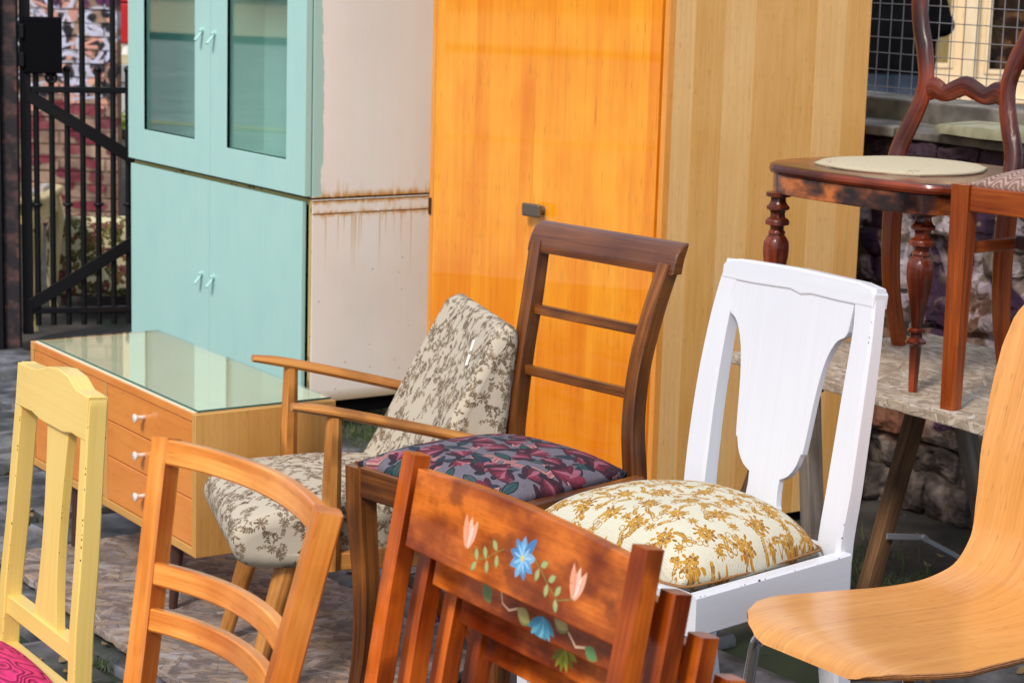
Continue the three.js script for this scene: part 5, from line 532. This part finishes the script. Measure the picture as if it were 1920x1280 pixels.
// ------------------------------------------------------------------ house front behind the fence
{ seed(490); const D = 13.6, a = at(1560, 0, D), F = thing('house_front', 'pale timber framed shop front with dark panes beyond the wire fence', 'house', [a.x, 0, a.z], -0.1);
  const px = (x) => (x - 1560) / 3960 * D, hy = y => { const p = at(1780, y, D); return p.y; };
  const X0 = -3, X1 = 4.5; const op = [[px(1700), px(1792), hy(128), 2.4], [px(1850), px(1990), hy(137), 2.4], [px(2080), px(2300), hy(137), 2.4]];
  part('wall', (() => { const g = extr([[X0, 0], [X1, 0], [X1, 4.6], [X0, 4.6]], 0.16, 0.004, { holes: op.map(o => [[o[0], o[2]], [o[1], o[2]], [o[1], o[3]], [o[0], o[3]]]), axis: 'y', su: 1.2, sv: 2.4 }); g.translate(0, 0, -0.1); return g; })(), MAT.pine, F);
  part('sill_board', boxAt(X0, X1, hy(190), hy(182), -0.02, 0.03, 0.004, 'x'), MAT.pine, F); part('mullion', boxAt(px(1806), px(1833), hy(195), 3.0, -0.0195, 0.04, 0.006, 'y'), MAT.pine, F);
  for (const o of op) { const w = part('window', merge([boxAt(o[0], o[0] + 0.03, o[2], o[3], -0.09, -0.01, 0.004), boxAt(o[1] - 0.03, o[1], o[2], o[3], -0.09, -0.01, 0.004), boxAt(o[0] + 0.03, o[1] - 0.03, o[2], o[2] + 0.03, -0.09, -0.01, 0.004, 'x')]), MAT.pine, F); part('pane', boxAt(o[0] + 0.025, o[1] - 0.025, o[2] + 0.025, o[3], -0.06, -0.055, 0.001), M({ color: lin(0.8, 0.78, 0.7), transmission: 1, roughness: 0.02, thickness: 0 }), w); }
  part('room', merge([boxAt(X0, X1, 0, 4.6, -1.6, -1.5, 0.01), boxAt(X0, X1, 4.5, 4.6, -1.5, -0.2, 0.01), boxAt(X0, X1, -0.02, 0.08, -1.5, -0.2, 0.01), boxAt(px(1815), px(1825), 0.08, 4.5, -1.5, -0.2, 0.01), boxAt(X0, X0 + 0.1, 0.08, 4.5, -1.5, -0.2, 0.01), boxAt(X1 - 0.1, X1, 0.08, 4.5, -1.5, -0.2, 0.01)]), M({ color: lin(0.12, 0.1, 0.08), roughness: 0.9 }), F);
  part('reflection_sheet', (() => { const g = new THREE.PlaneGeometry(0.62, 2.4, 60, 1); const p = g.attributes.position; for (let i = 0; i < p.count; i++) p.setZ(i, 0.02 * Math.sin(p.getX(i) * 60)); g.computeVertexNormals(); g.translate((op[0][0] + op[0][1]) / 2, 1.6, -0.12); return uvBox(g.toNonIndexed()); })(), M({ color: lin(0.62, 0.55, 0.38), roughness: 0.9, side: THREE.DoubleSide }), F); part('roof', boxAt(X0 - 0.2, X1 + 0.2, 4.6, 4.75, -1.7, 0.3, 0.02), MAT.brownWood, F);  // added pale sheet, put in to imitate the reflection in the left pane
  const coatTex = pixTex(256, 256, (u, v) => { const q = fbm(u * 8, v * 8, 8, 8, 4, 495); return mix3([30, 16, 10], q > 0.62 ? [160, 120, 90] : [120, 48, 26], cl((q - 0.35) * 2.4)); });
  const ct = thing('hanging_coat', 'mottled brown fur coat hanging behind the right hand shop pane', 'coat', [at(1900, 150, 14.0).x, 0, at(1900, 150, 14.0).z], -0.1); const cg = new THREE.SphereGeometry(0.5, 40, 30); { const p = cg.attributes.position; for (let i = 0; i < p.count; i++) { const x = p.getX(i), y = p.getY(i), z = p.getZ(i); const k = 1 + 0.18 * (fbm(x * 6 + 9, y * 6 + z * 4 + 9, 256, 256, 3, 44) - 0.5) * 2; p.setXYZ(i, x * 0.5 * k * (1 + 0.25 * (0.5 - y)), y * 1.15 + 0.9, z * 0.36 * k); } cg.computeVertexNormals(); } part('coat_body', uvBox(cg.toNonIndexed(), 'y', 0.5, 0.5), M({ map: coatTex, roughness: 1 }), ct); part('hanger', new THREE.TorusGeometry(0.04, 0.006, 8, 20).translate(0, 1.53, 0), MAT.steel, ct);
}
// ------------------------------------------------------------------ person beyond the fence
{ seed(500); const a = at(1678, 133, 12.0); const h = 1.74; const J = { neck: [0, 1.45, 0.0, 0.055], chest: [0, 1.27, 0.01, 0.135], belly: [0, 1.05, 0.015, 0.13], pelvis: [0, 0.92, 0, 0.135] };
  const bones = [[[0, 1.50, 0], 0.055, [0, 1.36, -0.01], 0.07], [[-0.1, 1.30, 0], 0.13, [-0.08, 1.08, 0], 0.13], [[0.1, 1.30, 0], 0.13, [0.08, 1.08, 0], 0.13], [[-0.085, 1.1, 0], 0.135, [-0.095, 0.9, -0.01], 0.13], [[0.085, 1.1, 0], 0.135, [0.095, 0.9, -0.01], 0.13],
    [[-0.17, 1.38, 0], 0.065, [-0.255, 1.12, -0.02], 0.054], [[-0.255, 1.12, -0.02], 0.052, [-0.06, 1.16, 0.2], 0.04], [[0.17, 1.38, 0], 0.065, [0.255, 1.12, -0.02], 0.054], [[0.255, 1.12, -0.02], 0.052, [0.06, 1.12, 0.215], 0.04],
    [[-0.09, 0.9, 0], 0.115, [-0.09, 0.5, 0.02], 0.078], [[-0.09, 0.5, 0.02], 0.074, [-0.12, 0.1, -0.02], 0.046], [[0.09, 0.9, 0], 0.115, [0.09, 0.5, 0.02], 0.078], [[0.09, 0.5, 0.02], 0.074, [0.12, 0.1, -0.02], 0.046], [[-0.12, 0.06, -0.03], 0.05, [-0.14, 0.04, 0.13], 0.038], [[0.12, 0.06, -0.03], 0.05, [0.14, 0.04, 0.13], 0.038],
    [[0, 1.62, 0.0], 0.088, [0, 1.6, 0.02], 0.078], [[0, 1.55, 0.045], 0.05, [0, 1.54, 0.05], 0.045], [[0, 1.6, 0.1], 0.016, [0, 1.585, 0.112], 0.018], [[-0.088, 1.6, 0], 0.016, [-0.09, 1.58, 0], 0.014], [[0.088, 1.6, 0], 0.016, [0.09, 1.58, 0], 0.014]];
  for (const s of [-1, 1]) { const hx = -s * 0.02, hy = s < 0 ? 1.17 : 1.12, hz = s < 0 ? 0.205 : 0.225; bones.push([[s * 0.05, hy, hz], 0.034, [hx, hy + 0.005, hz + 0.01], 0.032]); for (let k = 0; k < 4; k++) bones.push([[hx - s * 0.01, hy - 0.022 + k * 0.017, hz + 0.012], 0.011, [hx - s * (0.085 - 0.006 * Math.abs(k - 1.6)), hy - 0.03 + k * 0.018, hz - 0.012], 0.009]); bones.push([[s * 0.03, hy + 0.03, hz], 0.012, [hx - s * 0.03, hy + 0.062, hz + 0.005], 0.01]); }
  const res = 150, size = 1.0, mc = new MarchingCubes(res, new THREE.MeshBasicMaterial(), false, false, 200000); mc.isolation = 0; const cy = 0.9; // the field spans 2 m
  const sd = (x, y, z) => { let d = 1e3; for (const [p, r0, q, r1] of bones) { const ax = x - p[0], ay = y - p[1], az = z - p[2], bx = q[0] - p[0], by = q[1] - p[1], bz = q[2] - p[2]; const t = cl((ax * bx + ay * by + az * bz) / (bx * bx + by * by + bz * bz)); const e = Math.hypot(ax - bx * t, ay - by * t, az - bz * t) - (r0 + (r1 - r0) * t); const k = Math.min(r0, r1) < 0.02 ? 0.008 : 0.04; const hh = cl(0.5 + 0.5 * (d - e) / k); d = d + (e - d) * hh - k * hh * (1 - hh); } return d; };
  for (let k = 0; k < res; k++) for (let j = 0; j < res; j++) for (let i = 0; i < res; i++) { const x = (i - res / 2) / (res / 2), y = (j - res / 2) / (res / 2), z = (k - res / 2) / (res / 2); mc.field[k * res * res + j * res + i] = (Math.abs(x) > 0.42 || Math.abs(z) > 0.3) ? -1 : -sd(x, y + cy, z); }
  mc.update(); const cnt = mc.count ?? mc.geometry.drawRange.count; const P = mc.positionArray.slice(0, cnt * 3), Nn = mc.normalArray.slice(0, cnt * 3), col = new Float32Array(cnt * 3); for (let i = 0; i < cnt; i++) { P[i * 3 + 1] += cy; const y = P[i * 3 + 1], x = Math.abs(P[i * 3]); const hand = P[i * 3 + 2] > 0.185 && y > 1.05 && y < 1.26 && x < 0.12; const c = y > 1.66 || (y > 1.5 && P[i * 3 + 2] < -0.02) ? [0.03, 0.02, 0.015] : y > 1.47 || hand ? [0.45, 0.27, 0.2] : y > 0.845 ? [0.003, 0.003, 0.004] : y > 0.1 ? [0.055, 0.075, 0.11] : [0.02, 0.018, 0.016]; col.set(c, i * 3); }
  const g = new THREE.BufferGeometry(); g.setAttribute('position', new THREE.BufferAttribute(P, 3)); g.setAttribute('normal', new THREE.BufferAttribute(Nn, 3)); g.setAttribute('color', new THREE.BufferAttribute(col, 3)); g.setAttribute('uv', new THREE.BufferAttribute(new Float32Array(cnt * 2), 2));
  const t = thing('person', 'person in a black jacket and blue jeans standing beyond the wire fence', 'person', [a.x, 0, a.z], 3.05); part('body', g, M({ vertexColors: true, roughness: 0.95, specularIntensity: 0.2 }), t);
}
// ------------------------------------------------------------------ iron gate and post
{ seed(510); const t = thing('iron_gate', 'black wrought iron gate with lock box and crossed flat braces', 'gate', [-1.765, 0, -7.62], 0.29);
  const bar = [0.026, 0.081, 0.136, 0.191, 0.246, 0.3, 0.354, 0.408, 0.462, 0.516, 0.57, 0.624]; bar.forEach((u, i) => { const tall = i % 2; const y1 = tall ? 2.1 : 0.99; part('bar', (() => { const g = new THREE.CylinderGeometry(0.0108, 0.0108, y1 - 0.06, 12); g.translate(u, (y1 + 0.06) / 2, 0); return uvBox(g, 'y'); })(), MAT.iron, t);
    if (!tall) { part('finial', uvBox(new THREE.SphereGeometry(0.0145, 12, 8).translate(u, 0.995, 0).toNonIndexed()), MAT.iron, t); part('collar', uvBox(new THREE.TorusGeometry(0.0135, 0.0065, 8, 14).rotateX(Math.PI / 2).translate(u, 0.505, 0).toNonIndexed()), MAT.iron, t); } });
  for (const y of [0.921, 0.115, 2.0]) part('rail', boxAt(-0.01, 0.68, y - 0.011, y + 0.011, -0.014, 0.014, 0.003, 'x'), MAT.iron, t);
  part('stile', boxAt(-0.03, 0.008, 0.03, 2.1, -0.018, 0.018, 0.004), MAT.iron, t); part('stile', boxAt(0.66, 0.69, 0.03, 2.1, -0.018, 0.018, 0.004), MAT.iron, t);
  part('brace', sweep([[0.0, 0.9, 0.018], [0.4, 0.655, 0.018], [0.66, 0.495, 0.018]], 0.044, 0.008, { side: [0.5, 0.86, 0], ch: 0.1 }), MAT.iron, t); part('brace', sweep([[0.0, 0.14, 0.018], [0.4, 0.385, 0.018], [0.66, 0.545, 0.018]], 0.044, 0.008, { side: [-0.5, 0.86, 0], ch: 0.1 }), MAT.iron, t);
  const lb = part('lock_box', boxAt(-0.018, 0.118, 0.98, 1.18, -0.03, 0.035, 0.006), MAT.black, t); part('latch', new THREE.TorusGeometry(0.018, 0.006, 8, 16).translate(0.08, 0.965, 0.01), MAT.iron, lb);
  const p = thing('gate_post', 'rusty black steel channel post beside the iron gate', 'post', [-1.83, 0, -7.58], 0.12); part('flange', boxAt(-0.062, -0.02, -0.04, 2.3, -0.05, 0.05, 0.004), MAT.iron, p); part('web', boxAt(-0.0195, 0.036, -0.04, 2.3, -0.03, 0.03, 0.004, 'y', 0.3, 0.6), MAT.rustPost, p, 'rust stained face of the post'); for (const y of [1.03, 1.13]) part('hinge_lug', boxAt(0.036, 0.06, y - 0.025, y + 0.025, -0.015, 0.015, 0.003), MAT.iron, p);
}
// ------------------------------------------------------------------ behind the gate
{ seed(520); const t = thing('side_table', 'cream painted side table with glass top and curved legs behind gate', 'table', [-1.915, 0, -8.04], 0.05); const m = M({ map: paintTex(36, 0xdcc48a, 0xc2a768, 0x6a4a22, 0.02), roughness: 0.35 });
  const rounded = (w, d, r) => { const q = []; for (const [sx, sz, a0] of [[1, 1, 0], [-1, 1, 1], [-1, -1, 2], [1, -1, 3]]) for (let k = 0; k <= 8; k++) { const a = (a0 + k / 8) * Math.PI / 2; q.push([sx * (w / 2 - r) + Math.cos(a) * r, sz * (d / 2 - r) + Math.sin(a) * r]); } return q; };
  const s = (w, d, r, h, y, bev, mat, name, par) => { const g = extr(rounded(w, d, r), h, bev, { axis: 'x' }); g.rotateX(-Math.PI / 2); g.translate(0, y, 0); return part(name, g, mat, par); };
  s(0.29, 0.56, 0.08, 0.026, 0.492, 0.008, m, 'table_top', t); s(0.24, 0.46, 0.06, 0.006, 0.5085, 0.001, MAT.topGlass, 'glass_top', t); s(0.25, 0.48, 0.06, 0.075, 0.442, 0.004, m, 'apron', t);
  for (const sx of [-1, 1]) for (const sz of [-1, 1]) part('leg', sweep([[sx * 0.1, 0.46, sz * 0.22], [sx * 0.112, 0.38, sz * 0.24], [sx * 0.104, 0.2, sz * 0.232], [sx * 0.098, 0.05, sz * 0.226], [sx * 0.105, 0.0, sz * 0.24]], [0.062, 0.058, 0.038, 0.026, 0.034], [0.062, 0.058, 0.038, 0.026, 0.034], { n: 4, ch: 0.25 }), m, t);
  const q = thing('floral_armchair', 'low upholstered armchair in olive and maroon floral fabric behind gate', 'armchair', [-1.66, 0, -8.75], 0.15);
  const soft = (w, h, d, r, x, y, z, nm) => part(nm, (() => { const g = new RoundedBoxGeometry(w, h, d, 6, r); const p = g.attributes.position; for (let i = 0; i < p.count; i++) { const k = fbm(p.getX(i) * 6 + 9, p.getY(i) * 6 + p.getZ(i) * 5 + 9, 256, 256, 2, 5) - 0.5; p.setXYZ(i, p.getX(i) * (1 + 0.03 * k), p.getY(i) * (1 + 0.03 * k), p.getZ(i)); } const u = uvBox(g, 'y', 0.42, 0.42); u.translate(x, y, z); return u; })(), MAT.sofa, q);
  soft(0.6, 0.32, 0.16, 0.055, 0.03, 0.205, 0.32, 'arm'); soft(0.6, 0.2, 0.16, 0.055, 0.03, 0.145, -0.34, 'arm'); soft(0.6, 0.18, 0.5, 0.055, 0.05, 0.15, -0.01, 'seat_cushion'); soft(0.2, 0.44, 0.6, 0.08, 0.36, 0.29, -0.04, 'backrest'); for (const x of [-0.2, 0.3]) for (const z of [-0.36, 0.3]) part('foot', new THREE.CylinderGeometry(0.022, 0.016, 0.06, 12).translate(x, 0.03, z), MAT.teakLeg, q);
  // brick pier, each brick its own
  seed(530); const b = thing('brick_wall', 'brick wall covered in pink, black and maroon graffiti behind gate', 'wall', [-4.08, -0.02, -11.05], 0.0);
  part('wall_core', (() => { const g = boxAt(0.005, 1.985, 0, 2.42, -0.12, -0.004, 0.003); const p = g.attributes.position, uv = g.attributes.uv; for (let i = 0; i < p.count; i++) uv.setXY(i, cl(p.getX(i) / 2, 0.001, 0.999), cl(p.getY(i) / 2.43, 0.001, 0.999)); return g; })(), MAT.brickCore, b); const ch = 0.07; let row = 0; for (let y = 0; y < 2.42; y += ch, row++) { let x = row % 2 ? -0.12 : 0; while (x < 1.99) { const x1 = Math.min(1.99, x + 0.24), x0 = Math.max(0, x); if (x1 - x0 > 0.03 && (x1 > 0.75)) { const dz = rr(-0.003, 0.003); const g = new RoundedBoxGeometry(x1 - x0 - 0.011, ch - 0.011, 0.11, 1, 0.004); g.translate((x0 + x1) / 2, y + ch / 2, -0.055 + dz); const p = g.attributes.position, uv = g.attributes.uv; for (let i = 0; i < p.count; i++) uv.setXY(i, cl(p.getX(i) / 2, 0.001, 0.999), cl(p.getY(i) / 2.4, 0.001, 0.999)); part('brick', g, MAT.brick, b); } x += 0.24; } }
  // sunny yard beyond
  const yw = thing('yard_wall', 'sunlit cream plaster wall beyond the brick wall', 'wall', [-3.6, 0, -17.6], 0.5); part('plaster', boxAt(-2.5, 2.5, 0.45, 3.4, -0.2, 0, 0.01), M({ color: lin(0.78, 0.66, 0.4), roughness: 0.9 }), yw); part('plinth', boxAt(-2.5, 2.5, 0.3, 0.4495, -0.22, 0.03, 0.01), M({ color: lin(0.5, 0.48, 0.46), roughness: 0.9 }), yw); part('base', boxAt(-2.5, 2.5, -0.02, 0.2995, -0.2, 0.0, 0.01), M({ color: lin(0.8, 0.76, 0.68), roughness: 0.9 }), yw);
  const hp = at(234, 272, 16.2), hd = thing('hedge', 'lime green clipped shrub strip in front of the cream wall', 'hedge', [hp.x, 0, hp.z], 0.5); { const gs = []; for (let i = 0; i < 260; i++) { const g = new THREE.PlaneGeometry(0.05, 0.03); g.rotateX(rnd() * 6); g.rotateY(rnd() * 6); g.translate(rr(-0.8, 0.8), rr(0.02, 0.2), rr(-0.12, 0.12)); gs.push(g.toNonIndexed()); } part('foliage', mergeGeometries(gs), M({ color: lin(0.3, 0.4, 0.04), roughness: 0.7, side: THREE.DoubleSide, transmission: 0.3, thickness: 0 }), hd).userData.kind = 'stuff'; part('stem', boxAt(-0.75, 0.75, -0.02, 0.08, -0.06, 0.06, 0.02), MAT.brownWood, hd); }
  const rp = at(233, 82, 15.4), rb = thing('letter_box', 'red wall box on a pole beyond the gate, half behind the mint cabinet', 'box', [rp.x, 0, rp.z], 0.2); const red = M({ color: lin(0.62, 0.02, 0.02), roughness: 0.35, clearcoat: 0.5 }); part('box_body', boxAt(-0.04, 0.2, rp.y, rp.y + 0.3, -0.1, 0.06, 0.02), red, rb); part('lid', boxAt(-0.048, 0.208, rp.y + 0.3005, rp.y + 0.33, -0.11, 0.07, 0.012), red, rb); part('slot', boxAt(0.02, 0.14, rp.y + 0.22, rp.y + 0.235, 0.0595, 0.064, 0.001), MAT.black, rb); part('pole', boxAt(0.06, 0.1, 0, rp.y - 0.0005, -0.04, 0.0, 0.004), MAT.steel, rb); part('lamp', uvBox(new THREE.CylinderGeometry(0.03, 0.045, 0.07, 16).translate(0.02, rp.y - 0.04, 0.01)), MAT.ivory, rb);
}
// houses across the street, out of the picture, seen only mirrored in panes and polish
{ seed(540); const t = thing('street_house', 'pinkish plastered house row across the wide street', 'house', [-45, 0, -10], Math.PI / 2); const pk = M({ color: lin(0.42, 0.28, 0.25), roughness: 0.9 }); part('wall', boxAt(-45, 45, 0, 9, -6, 0, 0.02), pk, t); for (let i = -9; i <= 9; i++) for (const y of [1.4, 5.2]) { const w = part('window', boxAt(i * 4.4 - 0.7, i * 4.4 + 0.7, y, y + 1.9, 0.0, 0.08, 0.02), MAT.ivory, t); part('pane', boxAt(i * 4.4 - 0.6, i * 4.4 + 0.6, y + 0.1, y + 1.8, 0.0805, 0.09, 0.002), M({ color: lin(0.04, 0.05, 0.06), roughness: 0.05 }), w); } part('roof', boxAt(-45.5, 45.5, 9, 9.6, -6.3, 0.5, 0.05), MAT.brownWood, t); }
renderer.render(scene, camera);
